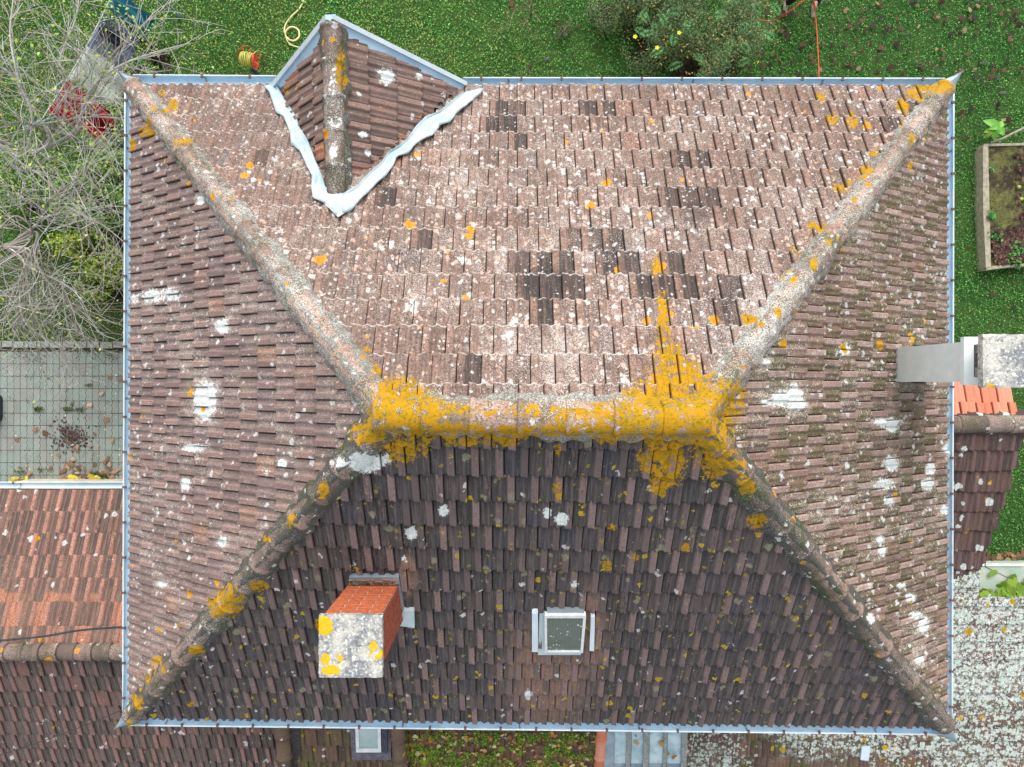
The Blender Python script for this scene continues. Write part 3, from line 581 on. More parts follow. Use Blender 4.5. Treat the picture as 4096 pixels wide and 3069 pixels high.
for pl, e, lb, sd in ((pdl, dL, 'narrow left face of the dormer', 31), (pdr, dR, 'broad right face of the dormer', 32)):
    e_in = e + (np.array([.05, -.02, 0]) if pl is pdl else np.array([-.06, -.02, 0])); f_in = dF + np.array([0, -.04, 0])
    Us = [pl.uv(p)[0] for p in (e, dF, dB)]; Vm = pl.uv(dF)[1]
    tile_slope('roof_slope', pl, min(Us)-.3, max(Us)+.3, -.05, Vm, .2065, Vm/(4.0 if pl is pdl else 5.0), M_dorm, dorm, tri_in(e_in, f_in, dB + np.array([0, -.05, 0])), lb, seed=sd, amp=1.15)
dc = caps('ridge_cap_row', dF+np.array([0, -.02, .07]), dB+np.array([0, -.05, .055]), 5, .108, .092, M_cap_low, dorm, 'dormer ridge tiles whitened by lichen', 33, lip=.014, drop=.02)
mortar('mortar_bed', dF+np.array([0, -.02, .05]), dB+np.array([0, -.05, .04]), .14, M_mort_d, dc, 34, .03)
def rake(a, b, inner, label):
    a = np.asarray(a); b = np.asarray(b); T = unit(b-a); Z = np.array([0, 0, 1.]); L = np.linalg.norm(b-a)
    O = unit(inner - T*np.dot(inner, T)); mb = MB()
    prof = [(0, -.09), (0, .035), (.048, .042), (.055, .012), (.20, .0), (.20, -.014), (.05, -.002), (.006, -.09)]; V = []; N = np.cross(T, O); N = N if N[2] > 0 else -N
    n = 8
    for i in range(n+1):
        for x, z in prof: V.append(a + T*L*i/n + O*x + N*(z+.03))
    m = len(prof); F = [(i*m+j, i*m+(j+1) % m, (i+1)*m+(j+1) % m, (i+1)*m+j) for i in range(n) for j in range(m)]
    F += [tuple(range(m))[::-1], tuple(range(n*m, n*m+m))]; mb.add(V, F); g = mb.build('zinc_rake', M_zinc, dorm, False, label)
    t = MB(); t.box((a+b)/2 + O*.026 + N*.0735, (L, .046, .004), (T, O, N)); t.build('rake_fold', M_zincw, g)
apx = P(330.5, 14.5, 6.98)
rake(apx, P(275.5, 83.5, 8.12), np.array([.6, -1, 0]), 'shorter zinc rake on the left of the dormer'); rake(apx, P(464, 81.5, 8.12), np.array([-.5, -1, 0]), 'longer zinc rake on the right of the dormer')
def valley(outer, inner, name, label, seed):
    g = np.random.default_rng(seed); 
    def res(pl, n):
        pl = [np.array(p, float) for p in pl]; s = [0]
        for i in range(1, len(pl)): s.append(s[-1]+np.linalg.norm(pl[i]-pl[i-1]))
        t = np.linspace(0, s[-1], n); return np.stack([np.interp(t, s, [p[k] for p in pl]) for k in (0, 1)], 1)
    n = 60; o = res(outer, n); i_ = res(inner, n); V = []
    for k in range(n):
        rip = .010*math.sin(k*.9)+.006*math.sin(k*2.3+1)
        for j, (f, h) in enumerate(((0, .062), (.1, .085), (.45, .075), (.78, .06), (.92, .055), (1.0, .075), (1.1, .085))):
            q = o[k]*(1-f)+i_[k]*f; V.append(plT.px(q[0], q[1], h + (rip if j < 3 else 0)))
    m = 7; mb = MB(); mb.add(V, [(k*m+j, k*m+j+1, (k+1)*m+j+1, (k+1)*m+j) for k in range(n-1) for j in range(m-1)])
    return mb.build(name, M_valley, dorm, True, label)
valley([(262, 86), (268, 90), (272, 100), (276, 113), (283, 116), (287, 125), (290, 133), (291, 144), (300, 151), (306, 165), (312, 176), (311, 187), (313, 198), (325, 203), (337, 216)], [(275, 84), (285, 102), (295, 116), (299, 129), (307, 141), (314, 159), (319, 172), (325, 188), (338, 196)], 'valley_flashing', 'rippled zinc valley left of the dormer', 1)
valley([(486, 87), (476, 98), (468, 104), (458, 112), (450, 122), (441, 125), (433, 135), (424, 139), (416, 144), (408, 154), (397, 156.5), (394, 165), (386, 176), (378, 182), (369, 192), (362, 198), (352, 210), (342, 214)], [(464, 92), (441, 111), (427, 117), (418, 126), (409, 138), (400, 146), (389, 152), (383, 162), (372, 171), (358, 186), (342, 196)], 'valley_flashing', 'rippled zinc valley right of the dormer', 2)
fx = MB(); q = [plT.px(x, y, h) for x, y, h in ((312, 196, .058), (325, 204, .064), (338, 217, .075), (350, 210, .067), (366, 194, .062), (350, 192, .05), (337, 194, .08), (324, 190, .05))]
fx.add(q, [tuple(range(8))[::-1]]); fx.build('valley_flashing', M_valley, dorm, False, 'zinc toe where both dormer valleys meet')
# ------------------------------------------------------------------ brick chimney
M_brick = simple('orange_brick', S(178, 92, 60), S(206, 118, 80), 26); M_brick_shade = simple('shaded_brick', S(140, 74, 60), S(176, 92, 68), 26)  # second brick is the flank copy, darkened to paint the shade there
M_jnt = simple('grey_joint', S(180, 170, 160), S(214, 206, 196), 40)
t = NT('lichen_concrete'); yb, wb_, db, xb, _ = t.attr('paint')
c0 = t.mix(t.step(t.noise(5, 5, .7), .38, .62), S(128, 132, 136), S(196, 192, 180)); c0 = t.mix(t.math('MULTIPLY', t.step(t.noise(38, 4, .7), .5, .62), .8), c0, S(226, 226, 216)); c0 = t.mix(t.math('MULTIPLY', t.step(t.noise(22, 4, .7, off3(t)), .55, .66), .7), c0, S(88, 92, 96))
m_, dd, rc_ = t.spots(16, .42, 3, .05); c0 = t.mix(m_, c0, S(224, 228, 214)); m_, dd, rc_ = t.spots(9, .36, 6, .08, (4, 1, 1)); c0 = t.mix(m_, c0, S(210, 170, 50))
ypp = t.step(t.math('ADD', yb, t.math('MULTIPLY', t.math('SUBTRACT', t.noise(24, 5, .7), .5), .9)), .5, .56); c0 = t.mix(ypp, c0, t.mix(t.noise(40, 3), S(200, 158, 20), S(240, 196, 50)))
M_conc = t.fin(c0, .95, 0, t.noise(60, 5, .7), .01, .9, .2)
def slab_mesh(x0, x1, y0, y1, z0, z1, name, parent, n=22, label=None, seed=1):
    g = np.random.default_rng(seed); xs = np.linspace(x0, x1, n); ys = np.linspace(y0, y1, n); V = []; F = []
    for j in range(n):
        for i in range(n):
            ex = (.006 if i in (0, n-1) else 0)+(.006 if j in (0, n-1) else 0)
            V.append((xs[i]+g.normal(0, .002), ys[j]+g.normal(0, .002), z1-ex+g.normal(0, .0015)))
    F += [(j*n+i, j*n+i+1, (j+1)*n+i+1, (j+1)*n+i) for j in range(n-1) for i in range(n-1)]
    ring = [i for i in range(n)] + [j*n+n-1 for j in range(1, n)] + [(n-1)*n+i for i in range(n-2, -1, -1)] + [j*n for j in range(n-2, 0, -1)]
    b = len(V); V += [(V[r][0], V[r][1], z0) for r in ring]; m = len(ring)
    F += [(ring[(k+1) % m], ring[k], b+k, b+(k+1) % m) for k in range(m)]; F += [tuple(range(b+m-1, b-1, -1))]
    V = np.array(V); return mesh(name, V, F, M_conc, parent, False, label, {'paint': paint(V)})
chim = empty('brick_chimney_group', (-1.3, -2.2, 5), None, None); bpy.data.objects.remove(chim)
cx0, cx1, cyN, cyS = -1.60, -1.105, -1.962, -2.40
ztop = CAMZ-5.80; zb = 6.35
sh = MB(); sh.box(((cx0+cx1)/2, (cyN+cyS)/2, (zb+ztop)/2), (cx1-cx0-.012, cyN-cyS-.012, ztop-zb)); chim = sh.build('chimney', M_jnt, house, False, 'orange brick chimney with a square concrete cap')
g = np.random.default_rng(4); nb = MB(); nd = MB(); rowh = .072; z = zb; r = 0
while z < ztop-.03:
    for side in range(4):
        if side in (0, 2): y = cyN if side == 0 else cyS; L0, L1 = cx0, cx1
        else: x = cx0 if side == 1 else cx1; L0, L1 = cyS, cyN
        Lb = (L1-L0)/2; st = L0 + (0 if (r+side) % 2 else -Lb/2); u = st
        while u < L1-.01:
            a_, b_ = max(u, L0)+.008, min(u+Lb, L1)-.008
            if b_-a_ > .03:
                dz = rowh-.020; pr = .003+g.uniform(-.001, .002)
                if side in (0, 2): c = ((a_+b_)/2, y+(-.05+pr if side == 0 else .05-pr), z+rowh/2); s_ = (b_-a_, .1, dz)
                else: c = (x+(.05-pr if side == 1 else -.05+pr), (a_+b_)/2, z+rowh/2); s_ = (.1, b_-a_, dz)
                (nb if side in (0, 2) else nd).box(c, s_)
            u += Lb
    z += rowh; r += 1
nb.build('brick_courses', M_brick, chim); nd.build('brick_courses', M_brick_shade, chim, False, 'orange brick on the flank with its shade painted darker red')
tc = MB(); tc.box(((cx0+cx1)/2-.02, cyN-.07, ztop+.02), (.24, .10, .05)); tc.build('mortar_pad', M_conc, chim)
slab_mesh(-1.615, -1.082, -2.457, -1.945+.01, ztop+.045, ztop+.10, 'chimney_cap', chim, label='square lichen-covered concrete cap')
bf = MB()
for (pts, h) in (([(349, 580), (400, 578), (401, 585), (349, 587)], .05),): bf.add([plB.px(x, y, h) for x, y in pts], [(0, 3, 2, 1)])
zc_ = MB(); A_ = [plB.px(x, y, .06) for x, y in ((349, 577.5), (398.5, 577), (404.5, 612), (403, 622), (399, 618), (396.5, 584), (350, 585))]
zc_.add(A_ + [a-plB.N*.05 for a in A_], [tuple(range(7))[::-1]] + [(i, (i+1) % 7, 7+(i+1) % 7, 7+i) for i in range(7)]); zc_.build('lead_flashing', M_lead, chim, False, 'blue-grey lead strip round the back of the shaft')
fl = MB(); A_ = [plB.px(x, y, .085) for x, y in ((403, 611.5), (414, 611), (414.5, 628), (399, 626), (399, 619))]
fl.add(A_ + [a-plB.N*.05 for a in A_], [tuple(range(5))[::-1]] + [(i, (i+1) % 5, 5+(i+1) % 5, 5+i) for i in range(5)]); fl.build('zinc_apron', M_valley, chim, False, 'small zinc apron beside the shaft')
mo = MB(); gq = np.random.default_rng(9)
for k in range(60):
    x = gq.uniform(350, 398); p = plB.px(x, gq.uniform(580, 585), .06); mo.box(p, (.03, .025, .02), (plB.U, plB.V, plB.N))
mo.build('mortar_bed', M_mort_d, chim)
# ------------------------------------------------------------------ roof window in the dark slope
t = NT('wired_glass'); ck = t.n('ShaderNodeTexBrick'); t.link(t.scalev(t.pos, (1, 1, 0)), ck.inputs['Vector']); ck.inputs['Scale'].default_value = 1; ck.inputs['Brick Width'].default_value = .016; ck.inputs['Row Height'].default_value = .016; ck.offset = 0; ck.inputs['Mortar Size'].default_value = .0028
c0 = t.mix(ck.outputs['Fac'], S(84, 92, 86), S(116, 124, 116)); m_, dd, rc_ = t.spots(30, .4, 3, .03); c0 = t.mix(m_, c0, S(206, 212, 204)); c0 = t.mix(t.math('MULTIPLY', t.step(t.noise(7, 4), .5, .7), .4), c0, S(80, 104, 60)); M_wired = t.fin(c0, .2, 0, None, spec=.5)
def quadslab(pl, pts, h0, h1):
    top = [pl.px(x, y, h1) for x, y in pts]; n = len(pts); return top + [a-pl.N*(h1-h0) for a in top], [tuple(range(n))[::-1]] + [(i, (i+1) % n, n+(i+1) % n, n+i) for i in range(n)] + [tuple(range(n, 2*n))]
def qpart(name, pl, quads, h0, h1, mat, parent, label=None):
    mb = MB()
    for q in quads: mb.add(*quadslab(pl, q, h0, h1))
    return mb.build(name, mat, parent, False, label)
rw = qpart('roof_window', plB, [[(539.5, 614), (583, 614), (581, 655), (538, 655)]], .0, .055, M_valley, house, 'small roof window with wired glass in the charcoal slope')
M_white = simple('white_paint', S(206, 210, 208), S(226, 230, 228), 12, .6)
qpart('window_frame', plB, [[(545, 616), (586, 616), (586, 618.3), (545, 618.3)], [(544.5, 618.5), (547, 618.5), (547.3, 653), (544.8, 653)], [(583.2, 618.5), (586, 618.5), (583, 653), (580.3, 653)], [(547.5, 651.6), (580, 651.6), (580, 653), (547.5, 653)]], .07, .125, M_white, rw)
qpart('window_pane', plB, [[(547.2, 618.5), (583, 618.5), (580.3, 651.5), (547.4, 651.5)]], .06, .11, M_wired, rw)
qpart('side_flashing', plB, [[(532, 613.5), (538, 613.5), (538, 652), (532, 652)]], .03, .09, M_zincw, rw, 'pale zinc strip left of the pane')
qpart('side_flashing', plB, [[(591, 617), (595, 617), (594, 651), (589.5, 651)]], .03, .075, M_zincw, rw, 'worn pale strip right of the pane')
qpart('head_flashing', plB, [[(547, 612), (584, 612), (584, 614.5), (547, 614.5)]], .03, .09, M_lead, rw)
# ------------------------------------------------------------------ rendered chimney on the right
M_ren2 = simple('smooth_grey_cement', S(222, 234, 232), S(240, 244, 240), 5, .85)
M_flue_shade = simple('shaded_cement', S(96, 90, 92), S(160, 152, 150), 9, .95)  # cement colour darkened for the shade under the chimney cap
cxl = 4.17; y0 = (383.5-382.3)*7.45/FPX; y1 = (383.5-347)*7.45/FPX
c2 = MB(); yN = .385; yS = .02; zt = CAMZ-6.26
c2.hexa([(cxl-.02, yS, 5.6), (4.75, yS, 5.6), (4.75, yN, 5.6), (cxl-.02, yN, 5.6), (cxl, yS-.005, zt), (4.75, yS-.005, zt), (4.75, yN, zt), (cxl, yN, zt)])
ch2 = c2.build('chimney', M_ren2, house, False, 'grey rendered chimney rising over the right-hand gutter')
dk = MB(); dk.box((cxl-.05, .20, 6.205), (.035, .40, .03)); dk.build('lead_flashing', M_lead, ch2)
col = MB(); zc0, zc1 = zt-.0, zt+.05
for bx in (((4.11, 4.20), (-.015, .425)), ((4.68, 4.80), (-.015, .425)), ((4.20, 4.68), (-.015, .06)), ((4.20, 4.68), (.35, .425))):
    (a_, b_), (c_, d_) = bx; col.box(((a_+b_)/2, (c_+d_)/2, (zc0+zc1)/2), (b_-a_-.001, d_-c_-.001, zc1-zc0))
col.build('collar', M_ren2, ch2)
fl_ = MB(); fl_.box((4.44, .205, zt+.012), (.478, .288, .02)); fl_.build('flue_throat', M_flue_shade, ch2)
lg = MB()
for (x, y) in ((4.255, .105), (4.255, .315), (4.62, .105), (4.62, .315)): lg.box((x, y, zt+.17), (.09, .08, .24))
lg.build('cap_support', M_flue_shade, ch2)
s0 = CAMZ-5.86; slab_mesh(4.045, 4.72, -.035, .425, s0-.07, s0, 'chimney_cap', ch2, label='pale concrete cap spotted with yellow lichen', seed=2)
# ================================================================== neighbouring roofs
def roof_thing(name, loc, label, cat): return empty(name, loc, label, cat)
def pxin(fn):
    def f(X):
        x, y = proj(X); return fn(x, y)
    return f
# --- left wing: ridge at the left of the house
lw = roof_thing('tiled_outbuilding', (-7.5, -3.6, 0), 'low outbuilding with faded orange upper tiles and dark lower tiles beside the paved yard', 'outbuilding')
LRd, LGd = 10.45, 11.55
lr0 = P(-60, 651, LRd); lr1 = np.array([BL[0]+.40, lr0[1], lr0[2]])
lg0 = P(-60, 487.5, LGd); lg1 = np.array([lr1[0], lg0[1], lg0[2]])
plU = Plane(lg1, lg0, lr0)
Lu = plU.uv(lr0)[1]
tile_slope('roof_slope', plU, 0, plU.uv(lg0)[0], .05, Lu, .213, (Lu-.05)/7.0, M_anx_up, lw, lambda X: X[:, 0] < lr1[0]+.02, 'faded orange upper slope', seed=41, jit=1.5, amp=1.5, bias=lambda V, A, pt: (A.__setitem__((slice(None), 0), np.clip(A[:, 0]*.75+.35*((proj(V)[1] > 590))-.1*(proj(V)[1] < 560), 0, 1)), pt)[1])
pdn_top = Plane(lr0, lr1, lr0 + np.array([0, 1.0, .52]))       # falls towards the bottom of the picture
sl_ = np.array([0, -1.0, -.50]); low0 = lr0 + sl_*2.9; low1 = np.array([-3.72, low0[1], low0[2]])
plD = Plane(low0, low1, lr0)
Ld = plD.uv(lr0)[1]
def in_left_low(X): return (X[:, 0] < np.where(X[:, 1] > wy0, wx0+.02, -3.72)) & (X[:, 1] < lr0[1]+.02)
tile_slope('roof_slope', plD, 0, plD.uv(low1)[0], 0, Ld, .213, .345, M_anx_dn, lw, in_left_low, 'dark lower slope', seed=42, jit=1.6, amp=1.5)
caps('ridge_cap_row', lr1+np.array([-.03, 0, .07]), lr0+np.array([0, 0, .07]), 17, .135, .12, M_cap_low, lw, 'weathered ridge tiles', 43, lip=.016)
u_ = MB()
for a, b, c_, d_ in ((lg0, lg1, lr1, lr0), (low0, low1, np.array([-3.72, lr0[1], lr0[2]]), lr0)): u_.add([p - np.array([0, 0, .06]) for p in (a, b, c_, d_)], [(0, 1, 2, 3)])
u_.build('underlay', M_board, lw)
wl = MB(); wl.box(((lg0[0]+wx0)/2, lg0[1]-.25, (lg0[2]-.08)/2), (wx0-lg0[0]-.02, .2, lg0[2]-.08)); wl.box((lg0[0]+.1, (lg0[1]+low0[1])/2, low0[2]/2-.1), (.2, lg0[1]-low0[1]-.8, low0[2]-.2)); wl.box(((lg0[0]-3.8)/2, low0[1]+.3, (low0[2]-.02)/2), (-3.8-lg0[0], .2, low0[2]-.02)); wl.build('wall', M_render, lw)
gutter(lg0+np.array([0, .03, .03]), lg1+np.array([0, .03, .03]), (0, 1, 0), rad=.05, parent=lw, label='white painted gutter above the paved yard', clips=2, seams=1, mat=M_zincw)
vb = caps('verge_cap_row', P(287.5, 800, 10.9)+np.array([0, 0, .02]), P(280.5, 716, 10.55), 4, .115, .10, M_old, lw, 'reddish verge tiles', 44, lip=.014)

# --- brown wing with its own skylight
def bottom_plane(d733, slope_, y=733):
    a = P(0, y, d733); return Plane(np.array([-9, a[1]-1.2, a[2]-1.2*slope_]), np.array([9, a[1]-1.2, a[2]-1.2*slope_]), np.array([0, a[1], a[2]]))
pC = bottom_plane(10.75, .42)
def between(x0, x1, ytop): return lambda X: (X[:, 0] > x0) & (X[:, 0] < x1) & (X[:, 1] < ytop)
def uvof(pl, X, Y): 
    v = (Y - pl.O[1])/pl.V[1]; return X - pl.O[0], v
bw = roof_thing('brown_tiled_wing', (-2.8, -5.2, 0), 'narrow brown tiled wing carrying a grey-framed skylight below the long gutter', 'outbuilding')
xC0, xC1 = P(286, 740, 10.8)[0], P(396, 740, 10.8)[0]
v1_ = uvof(pC, 0, wy0)[1]
tile_slope('roof_slope', pC, xC0-pC.O[0], xC1-pC.O[0], 0, v1_, .20, .355, M_old, bw, between(xC0-.05, xC1+.05, wy0), None, prof=PROF_OLD, seed=51, jit=1.5, shift=.02)
def floor_under(pl, x0, x1, v1, parent, extra=.06):
    mb = MB(); mb.add([pl.at(x0-pl.O[0], 0, -extra), pl.at(x1-pl.O[0], 0, -extra), pl.at(x1-pl.O[0], v1, -extra), pl.at(x0-pl.O[0], v1, -extra)], [(0, 1, 2, 3)]); mb.build('underlay', M_board, parent)
floor_under(pC, xC0, xC1, v1_, bw)
mb = MB(); z_ = pC.O[2]-.1; mb.box(((xC0+xC1)/2, pC.O[1]+.2, z_/2), (xC1-xC0, .2, z_)); mb.build('wall', M_render, bw)
vh = MB()
for k in range(9):     # slatted dark flank board between the verge tiles and the brown wing
    x = 290+k*2.0; p0 = pC.px(x-2-k*.55, 722, .05); p1 = pC.px(x+1-k*.9, 778-k*3.0, .05); vh.tube([p0, p1], .011, 4)
vh.build('valley_slats', simple('dark_slate', S(58, 54, 52), S(92, 86, 82), 30), bw, False, 'dark slatted strip beside the verge')
caps('verge_cap_row', pC.px(403, 800, .10), pC.px(396, 718, .10), 4, .115, .10, M_old, bw, 'reddish verge tiles between the skylight and the mossy roof', 53, lip=.014)
M_frame = simple('grey_window_metal', S(84, 82, 92), S(110, 108, 116), 12, .5, .2); M_fr2 = simple('dark_window_metal', S(52, 52, 66), S(72, 74, 86), 12, .5, .2)
skl = qpart('skylight', pC, [[(350, 722), (391, 722), (391, 760), (352, 760)]], .0, .07, M_frame, bw, 'grey-framed skylight half hidden under the gutter')
qpart('sash', pC, [[(355, 722), (358.2, 722), (359.2, 750.5), (356, 750.5)], [(377.5, 722), (380.5, 722), (381, 750.5), (378, 750.5)]], .05, .13, M_white, skl)
qpart('sill_bar', pC, [[(356, 749), (381, 749), (381, 752.5), (356, 752.5)]], .05, .135, M_white, skl)
qpart('window_pane', pC, [[(358.2, 722), (377.5, 722), (378, 749), (359, 749)]], .05, .115, M_glasspane, skl)
qpart('side_frame', pC, [[(382, 722), (387, 722), (387, 754), (382, 752)]], .05, .14, M_fr2, skl)
# --- mossy lean-to with clear sheets
pD = bottom_plane(10.95, .40)
mw = roof_thing('mossy_lean_to', (.2, -5.3, 0), 'mossy leaf-strewn tiled lean-to with a strip of pale corrugated sheets', 'lean-to roof')
xD0, xD1, xE1 = P(402, 740, 10.95)[0], P(604, 740, 10.95)[0], P(690, 740, 10.95)[0]; v1D = uvof(pD, 0, wy0)[1]
tile_slope('roof_slope', pD, xD0-pD.O[0], xD1-pD.O[0], 0, v1D, .195, .35, M_moss, mw, between(xD0+.02, xD1-.01, wy0), 'brown tiles overgrown by bright moss', prof=PROF_OLD, seed=55, jit=2)
floor_under(pD, xD0, xE1, v1D, mw)
mb = MB(); z_ = pD.O[2]-.1; mb.box(((xD0+xE1)/2, pD.O[1]+.2, z_/2), (xE1-xD0-.02, .2, z_)); mb.build('wall', M_render, mw)
M_sheet = simple('pale_blue_sheet', S(150, 178, 186), S(196, 216, 218), 5, .4); M_batt = simple('grey_batten', S(118, 124, 122), S(158, 162, 156), 24, .8)
for (a, b) in ((615, 627), (632, 644), (650, 664), (668, 682)):
    qpart('clear_sheet', pD, [[(a, 725), (b, 725), (b-.6, 763.5), (a-.9, 763.5)]], .02, .05, M_sheet, mw)
    qpart('sheet_end', pD, [[(a-.9, 763.8), (b-.6, 763.8), (b-.8, 790), (a-1.2, 790)]], .02, .045, M_lead, mw)
for (a, b) in ((627, 632), (644, 650), (664, 668), (682, 688)): qpart('batten', pD, [[(a+.2, 725), (b-.2, 725), (b-2.2, 790), (a-1.8, 790)]], .03, .09, M_batt, mw)
qpart('edge_flashing', pD, [[(606.5, 725), (615, 725), (613, 790), (603, 790), (605, 770), (602.5, 760), (604, 748)]], .03, .075, M_lead, mw)
cl = caps('verge_cap_row', pD.px(597, 795, .08), pD.px(603, 722, .08), 4, .085, .08, M_orange, mw, 'orange verge tiles beside the sheets', 57, lip=.012)
# --- lichen roof and plum wing at the lower right
rw_ = roof_thing('lichen_roofed_wing', (6, -3.2, 0), 'low wing whose tiles are crusted with pale green lichen, wrapping the lower right corner', 'outbuilding')
RRd = 10.3; rr0 = P(945, 424, RRd); rr1 = P(1060, 424, RRd); slp = .31
plF = Plane(np.array([2.9, -7.6, rr0[2]-slp*(rr0[1]+7.6)*1.0]), np.array([12, -7.6, rr0[2]-slp*(rr0[1]+7.6)]), rr0)
vF = plF.uv(rr0)[1]
def edge_right(y):   # photo edge of the plum part
    return np.interp(y, [424, 447, 448, 467, 468, 488, 489, 507, 508, 527, 528, 546, 547, 565, 566, 596, 597, 800], [1022, 1022, 1018, 1018, 1012, 1012, 1006, 1006, 999, 999, 992, 992, 986, 986, 981, 979, 1400, 1400])
def inF(X):
    x, y = proj(X); return (X[:, 0] > np.where(X[:, 1] > wy0-.02, wx1-.01, P(690, 740, 11.6)[0])) & (x < edge_right(y)) & (X[:, 1] < rr0[1]+.01)
def inPlum(X): x, y = proj(X); return inF(X) & (y < 578+ (x-955)*-.35)
def inLich(X): return inF(X) & ~inPlum(X)
tile_slope('roof_slope', plF, 0, 9, 0, vF, .205, .345, M_lich, rw_, inLich, 'tiles under thick pale green lichen', prof=PROF_OLD, seed=61, jit=1.6, whole=False,
   bias=lambda V, A, pt: (pt.__setitem__((slice(None), 1), np.maximum(pt[:, 1], np.where(proj(V)[0] > 935, .36, -.05) + np.where(proj(V)[1] < 700, .1, 0))), pt)[1])
tile_slope('roof_slope', plF, 0, 9, 0, vF, .205, .345, M_rdark, rw_, inPlum, 'plum brown tiles with white lichen rosettes', seed=62, jit=1.4, amp=1.1)
caps('ridge_cap_row', rr0+np.array([-.6, 0, .06]), rr1+np.array([0, 0, .06]), 6, .135, .125, M_cap_low, rw_, 'grey speckled ridge tiles', 63, lip=.006)
mortar('mortar_bed', rr0+np.array([-.6, 0, .06]), rr1+np.array([0, 0, .06]), .2, M_rdark, rw_, 64, .03)
plO = Plane(P(1015, 424, RRd)+np.array([0, 1.05, -.36]), P(940, 424, RRd)+np.array([0, 1.05, -.36]), rr0)
xo = P(1014, 400, 10.4)[0]
tile_slope('roof_slope', plO, 0, 3, -.02, plO.uv(rr0)[1], .245, .40, M_orange, rw_, lambda X: (X[:, 0] > wx1) & (X[:, 0] < xo), 'newer salmon orange tiles by the grey chimney', seed=65, amp=1.3, jit=.8, shift=.05)
mb = MB()
for (x0_, x1_, y0_, y1_) in ((wx1+.01, xo-.1, rr0[1]-4.0, rr0[1]+.95), (3.3, 12, -7.5, -4.3)):
    zz = rr0[2]-slp*(rr0[1]-y0_)-.16; mb.box(((x0_+x1_)/2, (y0_+y1_)/2, zz/2), (x1_-x0_, y1_-y0_, zz))
mb.build('wall', M_render, rw_)
qpart('lead_patch', plF, [[(862, 748), (870.5, 747), (868.5, 761), (860.5, 760)]], .06, .09, M_zincw, rw_, 'small pale metal patch')
# ================================================================== ground
def gp(x, y, z=0.0): return P(x, y, CAMZ-z)
def leafcloud(C, size, col, g, up=.6, aspect=.55, fold=.15, dirs=None):
    "one small folded leaf per centre -> verts, quads, tint"
    n = len(C); N = g.normal(0, 1, (n, 3)); N[:, 2] = abs(N[:, 2]) + up; N /= np.linalg.norm(N, axis=1)[:, None]
    D = g.normal(0, 1, (n, 3)) if dirs is None else dirs; D = D - N*(D*N).sum(1)[:, None]; D /= np.linalg.norm(D, axis=1)[:, None]+1e-9; B = np.cross(N, D)
    s = (size*g.uniform(.6, 1.25, n))[:, None] if np.isscalar(size) else size[:, None]
    V = np.stack([C-D*s*.5, C+B*s*aspect*.5-D*s*.02+N*s*fold, C+D*s*.5, C-B*s*aspect*.5-D*s*.02+N*s*fold], 1).reshape(-1, 3)
    F = np.arange(4*n).reshape(n, 4); T = np.repeat(np.concatenate([col, np.ones((n, 1))], 1), 4, 0); return V, F, T
def pal(g, n, cols, p=None, jit=.18):
    c = np.array([S(*k)[:3] for k in cols]); a = c[g.choice(len(cols), n, p=p)]; return np.clip(a*(1+g.normal(0, jit, (n, 1)))*(1+g.normal(0, .05, (n, 3))), .002, 1)
M_leaf = tinted('leaf', .55, .25, 80, .35); M_bark = tinted('bark', .9, .5, 40, .1); M_litter = tinted('dead_leaf', .8, .4, 60, .2); M_grass = tinted('grass_blade', .65, .2, 80, .25)
# ground sheet
t = NT('earth_under_grass'); c_ = t.mix(t.step(t.noise(1.3, 4), .35, .65), S(50, 78, 38), S(76, 92, 50)); c_ = t.mix(t.step(t.noise(14, 4, .7), .4, .65), c_, S(56, 100, 44)); c_ = t.mix(t.math('MULTIPLY', t.step(t.noise(45, 3, .7), .5, .7), .6), c_, S(34, 38, 24))
M_earth = t.fin(c_, .95, 0, t.noise(20, 4), .02, .8, .1)
gr = mesh('ground', [(-90, -90, 0), (90, -90, 0), (90, 90, 0), (-90, 90, 0)], [(0, 1, 2, 3)], M_earth); gr['kind'] = 'structure'
# paving
px0, px1 = gp(-70, 0)[0], wx0-.02; pyT = gp(0, 351.5)[1]; pyB = lg0[1]-.14
M_pave = tinted('grey_paver', .9, .45, 30, .2)
M_pjoint = simple('mossy_joint', S(50, 50, 38), S(74, 70, 54), 18)
t = NT('grey_paver'); r_, g_, b_, a_, cc = t.attr('tint'); n1 = t.noise(2.2, 4, .6); n2 = t.noise(60, 3, .7); c_ = t.mix(t.step(n1, .4, .62), cc, t.mix(.5, cc, S(138, 158, 148)))
c_ = t.mix(t.math('MULTIPLY', t.step(n2, .5, .7), .35), c_, S(110, 112, 106)); c_ = t.mix(t.math('MULTIPLY', t.step(t.noise(5, 5, .7), .56, .68), .5), c_, S(92, 92, 84)); m_, dd, rc_ = t.spots(14, .3, 6, .04); c_ = t.mix(m_, c_, S(206, 206, 198)); M_pave = t.fin(c_, .92, 0, n2, .003, .6, .2)
pg = np.random.default_rng(81); mb = MB(); pw, pl_ = .131, .2475; ny = int((pyT-pyB)/pl_)+1; nx = int((px1-px0)/pw)+1
def jx(i, s): return px0 + i*pw + .009*math.sin(s*2*math.pi*2 + (0 if i % 2 else math.pi)*0)
def jy(j, s): return pyT - j*pl_ + .006*math.sin(s*2*math.pi + .5)
